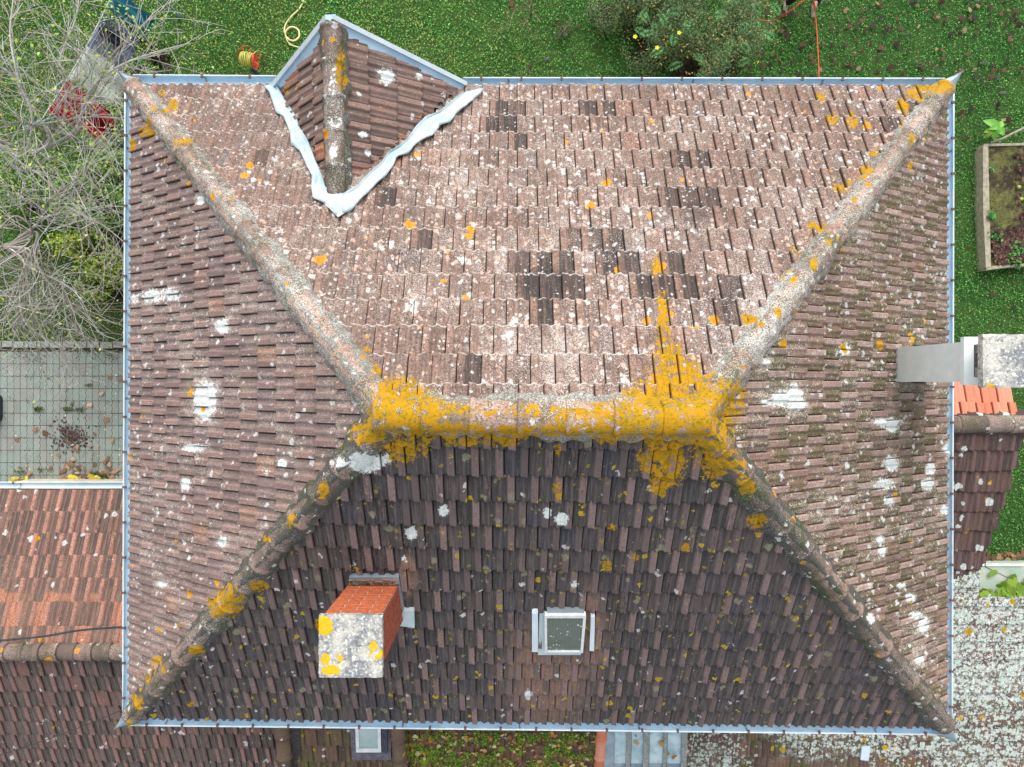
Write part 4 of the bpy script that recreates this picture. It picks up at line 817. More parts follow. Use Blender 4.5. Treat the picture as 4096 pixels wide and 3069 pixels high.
for j in range(ny):
    for i in range(nx):
        gq = .005; pts = []; K_ = 6
        for k in range(K_): s = k/K_; pts.append((px0+i*pw+gq + (pw-2*gq)*s, pyT-j*pl_-gq + .006*math.sin(2*math.pi*s)))
        for k in range(K_): s = k/K_; pts.append((px0+(i+1)*pw-gq+.013*math.sin(4*math.pi*s), pyT-j*pl_-gq-(pl_-2*gq)*s))
        for k in range(K_): s = 1-k/K_; pts.append((px0+i*pw+gq+(pw-2*gq)*s, pyT-(j+1)*pl_+gq+.006*math.sin(2*math.pi*s)))
        for k in range(K_): s = 1-k/K_; pts.append((px0+i*pw+gq+.013*math.sin(4*math.pi*s), pyT-j*pl_-gq-(pl_-2*gq)*s))
        zz = .03+pg.normal(0, .0012); n = len(pts); V = [(x, y, zz) for x, y in pts] + [(x, y, .0) for x, y in pts]
        c = pg.uniform(.88, 1.1); base = np.array(S(142, 144, 138)[:3])*c
        if pg.random() < .2: base = base*np.array([.92, 1.0, .96])
        mb.add(V, [tuple(range(n))[::-1]] + [(k, (k+1) % n, n+(k+1) % n, n+k) for k in range(n)], (*base, 1))
tag(mb.build('paving', M_pave, None, False, None, True), kind='structure')
js = mesh('paving_joints', [(px0-.2, pyB-.2, .021), (px1, pyB-.2, .021), (px1, pyT+.02, .021), (px0-.2, pyT+.02, .021)], [(0, 1, 2, 3)], M_pjoint); js['kind'] = 'structure'
kb = MB(); x = px0; yk0, yk1 = gp(0, 347.5)[1], gp(0, 340.5)[1]
while x < px1-.05:
    L = .25*pg.uniform(.9, 1.1); x2 = min(x+L, px1); c = np.array(S(150, 150, 142)[:3])*pg.uniform(.88, 1.1); kb.box(((x+x2)/2, (yk0+yk1)/2+pg.normal(0, .006)-.004*(x-px0), .025), (x2-x-.008, yk1-yk0, .07), a=(*c, 1), bev=.006); x = x2
tag(kb.build('kerb', M_pave, None, False, None, True), kind='structure')
sg = mesh('soil_strip', [(px0-.2, pyT+.01, .012), (px1, pyT+.01, .012), (px1, yk0, .012), (px0-.2, yk0, .012)], [(0, 1, 2, 3)], simple('damp_soil', S(60, 54, 42), S(92, 84, 66), 30)); sg['kind'] = 'structure'
# ------------------------------------------------------------------ grass
bed = [(983, 146), (990, 268)]
def house_block(x, y): return (x > wx0) & (x < wx1) & (y > wy0) & (y < wy1)
def lawn(N, seed):
    g = np.random.default_rng(seed); xa, xb = gp(-25, 0)[0], gp(1050, 0)[0]; ya, yb = gp(0, 620)[1], gp(0, -25)[1]
    X = g.uniform(xa, xb, N); Y = g.uniform(ya, yb, N); u, v = proj(np.stack([X, Y, np.zeros(N)], 1))
    ok = (Y > wy1-.4) | ((X > wx1) & (v < 600)) | ((X < wx0) & (v < 340))
    ok &= ~house_block(X, Y); ok &= ~((u > 984) & (v > 146) & (v < 268)); ok &= ~((v > 85) & (u > 130) & (u < 945) & (v < 600))
    return X[ok], Y[ok], u[ok], v[ok]
g = np.random.default_rng(82); X, Y, u, v = lawn(420000, 83); n = len(X)
dens = vn(X*1.3+9, Y*1.3+4); fine_ = vn(X*6, Y*6); yel = vn(X*.8+30, Y*.8+11)
bare = (u < 125) & (v > 235+20*vn(X, Y))
keep = g.random(n) < np.where(bare, .75, np.clip(.55+fine_*.8, 0, 1)); X, Y, u, v, dens, fine_, yel, bare = [q[keep] for q in (X, Y, u, v, dens, fine_, yel, bare)]; n = len(X)
cols = pal(g, n, [(78, 138, 62), (100, 166, 78), (60, 110, 52), (124, 190, 96), (150, 200, 104), (92, 156, 62)], [.28, .27, .16, .12, .06, .11], .22)
yl = pal(g, n, [(150, 170, 80), (128, 150, 68), (172, 168, 100)], None, .2); m = (g.random(n) < np.where(u < 560, .16+.5*np.clip(yel-.45, 0, 1), .05)) | (bare & (g.random(n) < .7)); cols[m] = yl[m]
tone = (.82+.42*vn(X*.55+3, Y*.55+8))*(1.12-.22*np.clip((u-250)/650, 0, 1)); cols *= tone[:, None]; cols[:, 0] *= (1.18-.2*np.clip(u/600, 0, 1))
m = bare & (g.random(n) < .72); cols[m] = pal(g, n, [(116, 104, 76), (142, 130, 98), (94, 84, 62), (104, 112, 66)])[m]
hh = g.uniform(.0, .045, n) + .03*fine_
V, F, T = leafcloud(np.stack([X, Y, hh], 1), .038, cols, g, up=.55, aspect=.5)
lw_ = mesh('lawn_grass', V, F, M_grass, None, False, None, {'tint': T}); tag(lw_, 'short green clover-filled grass of the garden', 'grass', kind='stuff')
# fallen leaves on the lawn (mostly at the upper right)
def litter(pts, size, cols, g, name, label, cat='fallen leaves', z=.05, p=None):
    n = len(pts); C = np.array([gp(x, y, z) for x, y in pts]) + g.normal(0, .005, (n, 3)); V = []; F = []; T = []; c = pal(g, n, cols, p, .15)
    for i in range(n):
        s = size*g.uniform(.6, 1.3); an = g.uniform(0, 6.28); asp = g.uniform(.45, .95); b = len(V); k = 9; tx, ty = g.normal(0, .25, 2)
        V.append(C[i]+[0, 0, .008]); 
        for q in range(k):
            a_ = 2*math.pi*q/k; rr = s*.5*(1+.28*math.sin(a_*g.integers(2, 4)+q)+g.normal(0, .10)); x_ = rr*math.cos(a_); y_ = rr*asp*math.sin(a_)
            V.append(C[i] + np.array([x_*math.cos(an)-y_*math.sin(an), x_*math.sin(an)+y_*math.cos(an), x_*tx+y_*ty+g.normal(0, .004)]))
        F += [(b, b+1+q, b+1+(q+1) % k) for q in range(k)]; T += [(*c[i], 1)]*(k+1)
    return tag(mesh(name, np.array(V), np.array(F), M_litter, None, False, None, {'tint': T}), label, cat, kind='stuff')
g = np.random.default_rng(84); pts = []
while len(pts) < 240:
    x, y = g.uniform(740, 1040), g.uniform(-10, 78)
    if g.random() < .35+.65*vn(x/22, y/22): pts.append((x, y))
for _ in range(34): pts.append((g.uniform(958, 1020), g.uniform(80, 330)))
for _ in range(14): pts.append((g.uniform(480, 620), g.uniform(0, 70)))
litter(pts, .095, [(70, 50, 44), (96, 70, 58), (66, 52, 52), (112, 84, 66), (150, 124, 92), (88, 88, 84)], g, 'fallen_leaves', 'brown leaves scattered over the lawn at the upper right', p=[.28, .24, .2, .14, .08, .06], z=.07)
# litter on paving
g = np.random.default_rng(85); pts = [(70+g.normal(0, 9), 436+g.normal(0, 7)) for _ in range(260)]
litter(pts, .045, [(96, 60, 64), (120, 82, 82), (88, 84, 76), (66, 56, 54), (110, 104, 92)], g, 'twig_litter', 'heap of burgundy leaf crumbs on the grey paving', 'leaf litter', z=.045)
pts = [(g.uniform(60, 122), 482-abs(g.normal(0, 9))) for _ in range(66)] + [(58, 455), (76, 450), (92, 453), (104, 462), (112, 440), (94, 434), (50, 468), (20, 468), (26, 466), (107, 475), (110, 479)] + [(g.uniform(0, 122), g.uniform(352, 480)) for _ in range(16)]
litter(pts, .11, [(158, 126, 102), (176, 140, 112), (136, 100, 78), (186, 162, 136), (124, 102, 84)], g, 'maple_leaves', 'curled tan maple leaves along the white gutter', z=.06)
pts = [(10+g.uniform(0, 17), 481+g.uniform(-2.5, 2.5)) for _ in range(9)] + [(66+g.uniform(0, 12), 481+g.uniform(-3, 3)) for _ in range(8)] + [(90+g.uniform(0, 13), 481+g.uniform(-4, 3)) for _ in range(10)]
litter(pts, .17, [(226, 210, 60), (206, 190, 50), (232, 216, 110)], g, 'yellow_leaves', 'bright yellow leaves at the foot of the paving', z=.11)
# weeds in the joints
g = np.random.default_rng(86); C = []
for (cx, cy, s, k) in ((38, 409, 2.6, 160), (67, 409, 2.4, 120), (79, 409.5, 3, 90), (99, 476, 5, 420), (74, 481, 3, 90), (20, 472, 3, 60), (40, 470, 3, 50), (86, 352, 9, 120), (28, 352, 12, 160), (112, 354, 8, 120), (88, 385, 2, 40)):
    for _ in range(k): C.append(gp(cx+g.normal(0, s), cy+g.normal(0, s*.45), g.uniform(.03, .10)))
for _ in range(900):
    j = g.integers(0, ny); C.append((g.uniform(px0+.6, px1), pyT-j*pl_+g.normal(0, .006), g.uniform(.028, .045)))
C = np.array(C); V, F, T = leafcloud(C, .035, pal(g, len(C), [(70, 98, 48), (92, 118, 52), (56, 74, 40), (110, 112, 60)]), g, up=.4)
tag(mesh('joint_weeds', V, F, M_leaf, None, False, None, {'tint': T}), 'small weeds and moss growing from the paving joints', 'weeds', kind='stuff')
# dark rounded box with yellow ring, cut by the left edge
bx = empty('garden_box', gp(-6, 408, .03), 'dark grey rounded box with a yellow ring on its lid on the paving', 'box')
M_dark = simple('dark_plastic', S(46, 52, 66), S(56, 62, 76), 10, .5); c0_ = gp(-6, 408, .0)
def rounded(cx, cy, z0, z1, hx, hy, r, bev=.012):
    def ring(ix, z):
        o = []
        for (sx, sy, a0) in ((1, 1, 0), (-1, 1, 90), (-1, -1, 180), (1, -1, 270)):
            for k in range(6):
                a = R(a0+k*18); o.append((cx+sx*(hx-r)+(r-ix)*math.cos(a), cy+sy*(hy-r)+(r-ix)*math.sin(a), z))
        return o
    rs = [ring(0, z0), ring(0, z1-bev), ring(bev*.3, z1-bev*.3), ring(bev, z1)]; n = len(rs[0]); V = sum(rs, []); F = [(q*n+i, q*n+(i+1) % n, (q+1)*n+(i+1) % n, (q+1)*n+i) for q in range(3) for i in range(n)] + [tuple(range(3*n, 4*n))]; return V, F
mb = MB(); mb.add(*rounded(c0_[0], c0_[1], .03, .26, .20, .27, .09)); mb.build('box_body', M_dark, bx)
mb = MB(); mb.add(*rounded(c0_[0], c0_[1], .262, .285, .19, .26, .085)); mb.build('lid', M_dark, bx)
mb = MB(); cc_ = c0_+np.array([-.02, 0, 0]); mb.tube([cc_+np.array([.13*math.cos(a), .16*math.sin(a), .286]) for a in np.linspace(0, 2*math.pi, 33)], .012, 6, cap=False); mb.build('ring', simple('yellow_plastic', S(222, 214, 60), S(230, 220, 80), 5, .5), bx)
# ------------------------------------------------------------------ trees
def limb_tree(name, label, base, limbs, seed, trunk_r=.06, twig=1.0, leafn=0, group=None, colr=((206, 202, 194), (168, 160, 150), (228, 224, 216)), root=None, cat='tree'):
    g = np.random.default_rng(seed); tr = empty(name, base, label, cat, group); mbt = MB(); mbb = MB(); ends = []
    cc = lambda: (*pal(g, 1, colr, None, .12)[0], 1)
    base = np.asarray(base, float)
    starts = [np.asarray(l[0]) for l in limbs]; fork = base + np.array([0, 0, .9])
    mbt.tube(spline([base, (base+fork)/2+g.normal(0, .03, 3), fork], 3), list(np.linspace(trunk_r*1.2, trunk_r*.9, 7)), 8, cc())
    def sub(p, d, L, r, depth):
        n = max(3, int(L/.09)); pts = [p]; q = p.copy(); dd = unit(d); curl = g.normal(0, .10, 3)
        for i in range(n):
            dd = unit(dd + g.normal(0, .075, 3) + curl*.3 + np.array([0, 0, .02])); q = q + dd*L/n; pts.append(q.copy())
            if depth > 0 and i >= 1 and g.random() < (.36 if depth > 1 else .34)*twig:
                sd = unit(dd*.75 + g.normal(0, .55, 3)); sub(q, sd, L*g.uniform(.35, .7), max(r*.55, .0035), depth-1)
        mbb.tube(pts, list(np.linspace(r, max(r*.4, .0032), len(pts))), 3 if depth < 2 else 5, cc(), cap=False); ends.append(pts[-1]); ends.append(pts[len(pts)//2])
    for l, r0 in limbs:
        pts = spline([fork] + [np.asarray(q) for q in l], 6); 
        mbb.tube(pts, list(np.linspace(r0*.62, .008, len(pts))), 6, cc(), cap=False)
        for i in range(6, len(pts)-1):
            for _ in range(2):
                if g.random() < .46*twig:
                    dd = unit(pts[i+1]-pts[i]); sub(pts[i], unit(dd*.8 + g.normal(0, .65, 3)*np.array([1, 1, .5])), g.uniform(.45, 1.15), .0075*(1-.5*i/len(pts)), 2)
    mbt.build('trunk', M_bark, tr, True, None, True); mbb.build('branches', M_bark, tr, False, None, True)
    if leafn:
        e = np.array(ends); C = e[g.integers(0, len(e), leafn)] + g.normal(0, .05, (leafn, 3))
        V, F, T = leafcloud(C, .06, pal(g, leafn, [(164, 190, 84), (190, 204, 96), (128, 166, 70)]), g, up=.3, aspect=.6); mesh('leaves', V, F, M_leaf, tr, False, None, {'tint': T})
    return tr
def LP(*a): return [P(x, y, dd) for x, y, dd in a]
t1 = limb_tree('bare_tree', 'leafless grey tree whose twigs reach over the pointed gutter corner', gp(66, 168),
    [(LP((70, 135, 11.2), (82, 115, 10.9), (92, 88, 10.6), (118, 67, 10.4), (150, 54, 10.4), (190, 43, 10.5)), .05), (LP((76, 120, 11), (96, 97, 10.6), (122, 106, 10.6), (126, 124, 10.7)), .025),
     (LP((80, 110, 11), (100, 80, 10.5), (112, 55, 10.4), (140, 28, 10.5), (158, 12, 10.6)), .03), (LP((60, 128, 11.2), (66, 90, 10.8), (60, 60, 10.5), (75, 20, 10.5), (80, -10, 10.5)), .035),
     (LP((50, 140, 11.2), (34, 110, 10.8), (22, 95, 10.6), (16, 70, 10.5), (10, 35, 10.5), (13, 0, 10.5)), .045), (LP((45, 135, 11.2), (20, 122, 10.6), (-5, 130, 10.5)), .03),
     (LP((70, 140, 11.2), (85, 118, 10.9), (118, 70, 10.5), (150, 72, 10.5), (172, 70, 10.6)), .022), (LP((55, 125, 11.2), (60, 98, 10.8), (83, 83, 10.6), (90, 60, 10.5), (60, 30, 10.4), (45, 5, 10.4)), .025)], 91, .07, .82, 500)
t2 = limb_tree('bare_tree', 'leafless grey tree with drooping twigs reaching over the kerb of the paving', gp(40, 255),
    [(LP((36, 232, 11.3), (34, 252, 11), (42, 272, 10.9), (60, 282, 10.9), (65, 298, 11), (76, 318, 11.2)), .04), (LP((30, 250, 11.3), (26, 265, 11.2), (30, 300, 11.2), (44, 338, 11.5)), .03),
     (LP((32, 232, 11.2), (15, 216, 10.8), (-8, 236, 10.8)), .035), (LP((28, 255, 11.3), (14, 290, 11.2), (2, 330, 11.5)), .03), (LP((36, 226, 11.2), (45, 205, 10.8), (62, 190, 10.6), (80, 175, 10.6), (96, 160, 10.7)), .035),
     (LP((50, 215, 11.2), (66, 207, 10.8), (84, 216, 10.7), (104, 226, 10.7), (124, 242, 10.8)), .03), (LP((24, 262, 11.3), (20, 290, 11.3), (24, 320, 11.4), (52, 345, 11.8)), .022), (LP((30, 240, 11.2), (4, 262, 10.9), (-10, 270, 10.9)), .03), (LP((36, 262, 11.2), (55, 300, 11.2), (92, 345, 11.7)), .02)], 92, .07, 1.2, 300)
t3 = limb_tree('bare_tree', 'leafless grey tree at the left edge whose limbs arch toward the wall', gp(18, 150),
    [(LP((14, 150, 11.3), (30, 128, 10.9), (55, 122, 10.6), (90, 117, 10.6), (120, 119, 10.7)), .035), (LP((20, 170, 11.3), (45, 160, 10.9), (80, 150, 10.7), (118, 135, 10.8)), .03), (LP((10, 140, 11.2), (-4, 100, 10.8), (4, 70, 10.7)), .03),
     (LP((20, 155, 11.2), (32, 115, 10.7), (15, 80, 10.5), (-5, 60, 10.5)), .03), (LP((24, 165, 11.2), (40, 175, 10.9), (70, 200, 10.8), (100, 195, 10.8)), .025)], 93, .06, .75, 260)
def shrub(name, label, blobs, N, seed, cols, size, stems=60, up=.4, aspect=.6, p=None, cat='shrub', group=None, hollow=.5, grp2=None):
    "blobs: (px, py, radius m, centre z, radius z)"
    g = np.random.default_rng(seed); b0 = blobs[0]; base = gp(b0[0], b0[1]); tr = empty(name, base, label, cat, group); C = []; tot = sum(b[2]**2 for b in blobs)
    mb = MB()
    for (x, y, r, zc, rz) in blobs:
        c = P(x, y, CAMZ-zc); k = int(N*r*r/tot); D = g.normal(0, 1, (k*2, 3)); D /= np.linalg.norm(D, axis=1)[:, None]; rr = g.uniform(hollow, 1.0, (k*2, 1))**.6
        q = c + D*rr*np.array([r, r, rz]); lump = vn(q[:, 0]*3.3+seed, q[:, 1]*3.3); q = q[(lump > .30+.18*g.random(len(q))) & (q[:, 2] > .05)][:k]; q[:, 2] += (vn(q[:, 0]*2.2, q[:, 1]*2.2+seed)-.5)*.5*rz; q = q[q[:, 2] > .05]; C.append(q)
        for _ in range(stems):
            e = q[g.integers(0, len(q))]; s_ = np.array([c[0]+g.normal(0, r*.25), c[1]+g.normal(0, r*.25), 0.0]); mid = (s_+e)/2+g.normal(0, .08, 3); mb.tube(spline([s_, mid, e], 3), list(np.linspace(.014, .004, 7)), 3, (*pal(g, 1, [(84, 74, 62)])[0], 1), cap=False)
    C = np.concatenate(C); V, F, T = leafcloud(C, size, pal(g, len(C), cols, p), g, up=up, aspect=aspect)
    mesh('foliage', V, F, M_leaf, tr, False, None, {'tint': T}); mb.build('stems', M_bark, tr, False, None, True); return tr
YG = [(168, 200, 96), (140, 184, 84), (192, 214, 110), (104, 150, 70), (80, 124, 60), (120, 170, 96)]
shrub('leafy_shrub', 'light green shrub of small leaves pressed against the left gutter', [(98, 196, .62, 1.4, .7), (112, 176, .5, 1.3, .6), (76, 200, .5, 1.2, .6)], 5200, 101, YG, .062, 50, p=[.2, .22, .12, .2, .16, .1])
shrub('leafy_shrub', 'yellow green shrub under the drooping bare twigs', [(92, 256, .5, 1.2, .55), (72, 250, .42, 1.1, .5), (108, 268, .42, 1.0, .5), (96, 284, .34, .9, .4)], 3200, 102, [(196, 208, 86), (168, 196, 76), (128, 164, 68), (214, 216, 104), (84, 124, 56)], .06, 40, p=[.28, .26, .2, .12, .14])
shrub('leafy_shrub', 'dark green shrub with a shaded heart between the lighter ones', [(104, 226, .55, .9, .5), (80, 228, .4, .8, .4)], 3000, 103, [(60, 98, 48), (84, 128, 60), (44, 74, 40), (120, 150, 64)], .055, 40)
shrub('leafy_shrub', 'low green shrub below the laundry line', [(30, 178, .7, .8, .45), (55, 182, .5, .7, .4), (10, 190, .5, .7, .4)], 4200, 104, YG, .055, 50, p=[.16, .2, .1, .26, .2, .08])
shrub('leafy_shrub', 'sparse pale green shrub near the first washing', [(118, 20, .25, 1.5, .5), (112, 60, .5, 1.0, .6), (140, 40, .4, .9, .5), (105, 120, .55, 1.0, .5)], 1500, 105, [(190, 210, 130), (150, 190, 90), (170, 200, 110)], .055, 20, hollow=.2)
# big flowering bush above the gutter
g = np.random.default_rng(111)
bb = shrub('flowering_bush', 'wide dark green bush with feathery leaves and a few yellow flowers', [(712, 26, 1.15, 1.0, .85), (668, 12, .8, .8, .7), (742, 30, .6, .8, .6), (700, 62, .6, .6, .5), (640, 16, .55, .6, .5), (735, 58, .5, .55, .45), (690, -25, 1.2, 1.0, .8), (610, 6, .5, .45, .4), (650, 44, .6, .5, .45), (690, 70, .5, .45, .4)], 42000, 112,
    [(92, 120, 76), (112, 142, 88), (136, 156, 100), (152, 162, 112), (66, 94, 62), (190, 176, 106), (76, 146, 92)], .05, 40, up=.25, aspect=.3, p=[.2, .24, .18, .12, .14, .04, .08], cat='bush', hollow=.35)
mb = MB(); Cs = []; Ds = []
for _ in range(34):      # fern-like fronds
    x, y = g.uniform(622, 785), g.uniform(-5, 76)
    if (x-705)**2/80**2 + (y-20)**2/58**2 > 1: continue
    o = P(x, y, CAMZ-g.uniform(1.0, 1.75)); a = g.uniform(0, 6.28); L = g.uniform(.22, .38); dv = np.array([math.cos(a), math.sin(a), .15])
    for k in range(12):
        q = k/11; pnt = o + dv*L*q + np.array([0, 0, -.12*q*q]); w_ = .075*math.sin(math.pi*min(1, .15+q*.85))+.012
        for sg_ in (-1, 1): sd = unit(np.cross(dv, [0, 0, 1]))*sg_+dv*.35; Cs.append((pnt + sd*w_*.5, sd, w_))
C = np.array([c[0] for c in Cs]); D = np.array([c[1] for c in Cs]); sz = np.array([c[2]*1.2 for c in Cs])
V, F, T = leafcloud(C, sz*.85, pal(g, len(C), [(84, 150, 84), (74, 136, 78), (100, 164, 92)]), g, up=3.0, aspect=.22, dirs=D); mesh('fronds', V, F, M_leaf, bb, False, 'bluish green fern-like fronds', {'tint': T})
for (x, y) in ((635, 37), (679, 33), (657, 48)):
    mb = MB(); o = P(x, y, CAMZ-1.62)
    for k in range(5): a = k*1.2566; mb.box(o+np.array([.022*math.cos(a), .022*math.sin(a), .01]), (.030, .022, .006), (np.array([math.cos(a), math.sin(a), .2]), np.array([-math.sin(a), math.cos(a), 0]), np.array([0, 0, 1.])))
    mb.build('flower', simple('yellow_petal', S(226, 214, 50), S(240, 228, 80), 9), bb)
Cq = np.array([P(g.uniform(625, 780), g.uniform(0, 75), CAMZ-g.uniform(.9, 1.5)) for _ in range(240)]); xq, yq = proj(Cq); Cq = Cq[(xq-705)**2/80**2+(yq-20)**2/58**2 < 1]
V, F, T = leafcloud(Cq, .06, pal(g, len(Cq), [(206, 176, 90), (190, 150, 84), (212, 196, 110)]), g, up=.6, aspect=.4); mesh('withered_leaves', V, F, M_leaf, bb, False, None, {'tint': T})
# small twiggy shrub on the lawn
tw = limb_tree('twiggy_bush', 'small bare twiggy bush on the lawn above the dormer', gp(690*1024/2211*0+531, 14), [(LP((527, 8, 13.1), (515, 8, 12.9), (505, 12, 13)), .008), (LP((530, 6, 13), (520, -4, 12.8), (512, -10, 12.8)), .010), (LP((533, 10, 13.1), (540, 22, 13.1)), .008), (LP((528, 18, 13.2), (522, 24, 13.2)), .006)], 121, .012, .25, 0, colr=((150, 136, 116), (120, 104, 88)), cat='bush')
shrub('grey_tuft', 'grey green tuft of fine leaves on the lawn near the bare twigs', [(556, 24, .32, .18, .14)], 900, 122, [(98, 120, 78), (120, 130, 92), (80, 104, 66)], .04, 6, cat='plant')
# ------------------------------------------------------------------ laundry
ln = empty('washing_line', gp(58, 100), 'thin white washing line running up from the bare trees', 'washing line')
zl = 1.85; La, Lb = P(40, 122, CAMZ-zl), P(128, -40, CAMZ-zl)
mb = MB(); mb.tube([along(La, Lb, q)+np.array([0, 0, -.10*math.sin(math.pi*q)]) for q in np.linspace(0, 1, 12)], .008, 5); mb.build('line', M_white, ln)
for p in (La, Lb):
    mb = MB(); mb.tube([p*np.array([1, 1, 0]), p+np.array([0, 0, .05])], .03, 8); mb.tube([p+np.array([-.3, -.1, .0]), p+np.array([.3, .1, 0])], .018, 6); mb.build('post', M_lead, ln)
def cloth(name, label, cat, ta, tb, drop, cols, seed, slant=0.0, taper=0.0, wave=.05, extra=None):
    g = np.random.default_rng(seed); n, m = 22, 14; V = []; out = unit(np.cross(unit(Lb-La), [0, 0, 1.])); T_ = unit(Lb-La); A = []
    c = pal(g, 1, cols, None, .02)[0]
    for i in range(n):
        q = i/(n-1); tt = ta+(tb-ta)*q; sag = -.10*math.sin(math.pi*tt)
        for j in range(m):
            s = j/(m-1); dl = drop*(1-taper*abs(q-.5)*1.2+.06*math.sin(q*9+seed)); mid = .5*(ta+tb)
            p = along(La, Lb, tt + (mid-tt)*taper*s*.5 + slant*s) + np.array([0, 0, sag-.01-dl*s]) + out*(wave*s*math.sin(q*11+s*2+seed)+.02*math.sin(s*7+q*3) + .30*s) ; V.append(p)
    V = np.array(V); F = [(i*m+j, i*m+j+1, (i+1)*m+j+1, (i+1)*m+j) for i in range(n-1) for j in range(m-1)]; k = len(V); V2 = np.concatenate([V, V+out*.006]); F2 = F + [tuple(a+k for a in f)[::-1] for f in F]
    ed = [i*m for i in range(n)] + [(n-1)*m+j for j in range(1, m)] + [i*m+m-1 for i in range(n-2, -1, -1)] + [j for j in range(m-2, 0, -1)]
    F2 += [(ed[q], ed[(q+1) % len(ed)], ed[(q+1) % len(ed)]+k, ed[q]+k) for q in range(len(ed))]
    o = mesh(name, V2, F2, tinted(name+'_cloth', .9, .3, 9), None, True, None, {'tint': np.tile((*c, 1), (len(V2), 1))}); return tag(o, label, cat, 'washing hung on the line')
def tline(y): return (122-y)/(122+40.)
cloth('teal_cloth', 'teal blue garment at the upper end of the washing line', 'garment', tline(5), tline(-14), .75, [(40, 124, 150)], 1)
cloth('dark_shirt', 'dark slate blue shirt hanging on the washing line', 'garment', tline(43), tline(9), .72, [(116, 126, 160)], 2, taper=.2)
cloth('black_garment', 'small black garment hung over the slate blue shirt', 'garment', tline(28), tline(19), .38, [(46, 40, 58)], 3, wave=.03)
cloth('grey_sheet', 'pale grey sheet hanging on the washing line', 'garment', tline(77), tline(42), .95, [(236, 236, 232)], 4, taper=.2)
cloth('red_garment', 'bright red folded garment at the lower end of the washing line', 'garment', tline(112), tline(78), 1.25, [(214, 20, 50)], 5, taper=.35, wave=.09)
# ------------------------------------------------------------------ hose reel, hoses, cord
hr = empty('hose_reel', gp(250, 64), 'orange red hose reel wound with yellow green hose on the grass', 'hose reel')
M_red = simple('red_plastic', S(214, 70, 52), S(226, 90, 68), 12, .45); M_hose = simple('yellow_green_hose', S(170, 176, 80), S(200, 200, 104), 30, .5)
k_ = lambda x, y, z: P(900/4+x*.0551, 130/4+y*.0551, CAMZ-z)
ax = unit(np.array([1., -.12, -.05])); c_ = k_(430, 490, .42); s1 = unit(np.cross(ax, [0, 0, 1.])); s2 = np.cross(ax, s1)
mb = MB()
for i in range(7):
    rr = .115+.012*(i % 2); mb.tube([c_ + ax*(-.13+i*.032) + (s1*math.cos(a)+s2*math.sin(a))*rr + ax*.01*math.sin(a*2+i) for a in np.linspace(0, 2*math.pi, 25)], .0145, 6, cap=False)
mb.build('wound_hose', M_hose, hr, True)
mb = MB(); mb.tube([c_+ax*.10, c_+ax*.135], .135, 20); mb.tube([c_-ax*.15, c_-ax*.16], .05, 12); mb.build('drum', M_red, hr)
mb = MB(); mb.tube(spline([k_(540, 540, .5), k_(590, 570, .52), k_(590, 620, .5), k_(560, 680, .46)], 5), .014, 6); mb.build('crank', M_red, hr, True)
mb = MB(); mb.tube(spline([k_(230, 490, .05), k_(250, 350, .42), k_(320, 260, .58), k_(410, 240, .6)], 6), .010, 6); mb.tube([k_(230, 490, .05), k_(310, 490, .35)], .012, 6); mb.tube([k_(320, 290, .5), k_(350, 370, .40)], .010, 6); mb.tube([k_(460, 300, .05), k_(430, 340, .35)], .010, 6)
mb.tube([k_(570, 460, .35), k_(630, 455, .2), k_(665, 400, .03)], .012, 6); mb.tube([k_(600, 580, .3), k_(680, 630, .03)], .012, 6); mb.tube([k_(330, 660, .03), k_(335, 590, .3)], .010, 6); mb.build('frame', simple('orange_tube', S(196, 88, 50), S(214, 104, 60), 20, .5), hr, True)
mb = MB(); mb.tube(spline([k_(520, 390, .55), k_(560, 345, .5), k_(620, 335, .35), k_(670, 365, .1)], 5), .009, 5); mb.tube(spline([k_(680, 620, .05), k_(640, 690, .04), k_(590, 740, .04)], 5), .009, 5); mb.build('loose_hose_end', M_hose, hr, True)
tb = MB(); tb.tube([k_(470, 620, .12), k_(600, 760, .06)], .035, 8); tb.tube([k_(460, 600, .16), k_(490, 700, .16)], .014, 6); tb.tube([k_(440, 690, .17), k_(500, 690, .17)], .014, 6); tag(tb.build('black_nozzle', M_dark, None, True), 'black spray nozzle with a grey trigger beside the hose reel', 'nozzle')
M_cream = simple('cream_hose', S(222, 208, 150), S(236, 224, 172), 10, .5)
h_ = lambda x, y, z: P(256+x*.1159, y*.1159, CAMZ-z)
hp = [h_(420, -120, .03), h_(410, 0, .03), h_(370, 80, .03), h_(290, 160, .03), h_(247, 240, .03), h_(262, 320, .04), h_(320, 352, .06), h_(370, 320, .07), h_(365, 260, .07), h_(310, 232, .07), h_(262, 262, .065), h_(258, 320, .03), h_(300, 385, .03), h_(390, 412, .03), h_(470, 410, .03)]
mb = MB(); mb.tube(spline(hp, 8), .017, 8); tag(mb.build('garden_hose', M_cream, None, True), 'cream garden hose with one loop lying on the grass by the dormer', 'hose')
M_cord = simple('orange_cord', S(200, 70, 44), S(214, 90, 56), 30, .6)
hand = P(815.2, 9.0, 12.85)
mb = MB(); mb.tube(spline([P(819.5, 120, 11.5)*np.array([1, 1, 1]), P(818.5, 60, 12.6), P(815.5, 15, 13.0), hand, P(812.5, -4, 12.6)], 8), .011, 6)
mb.tube(spline([P(812.5, -4, 12.6), P(803, 1.5, 12.7), P(787, 13, 12.95), P(776, 20, 13.4), P(767, 21.2, 13.62), P(757, 18, 13.66), P(752, 8, 13.66), P(757, -20, 13.66)], 8), .011, 6); tag(mb.build('orange_cord', M_cord, None, True), 'thin orange cord held by the person and running down to the gutter', 'cord')
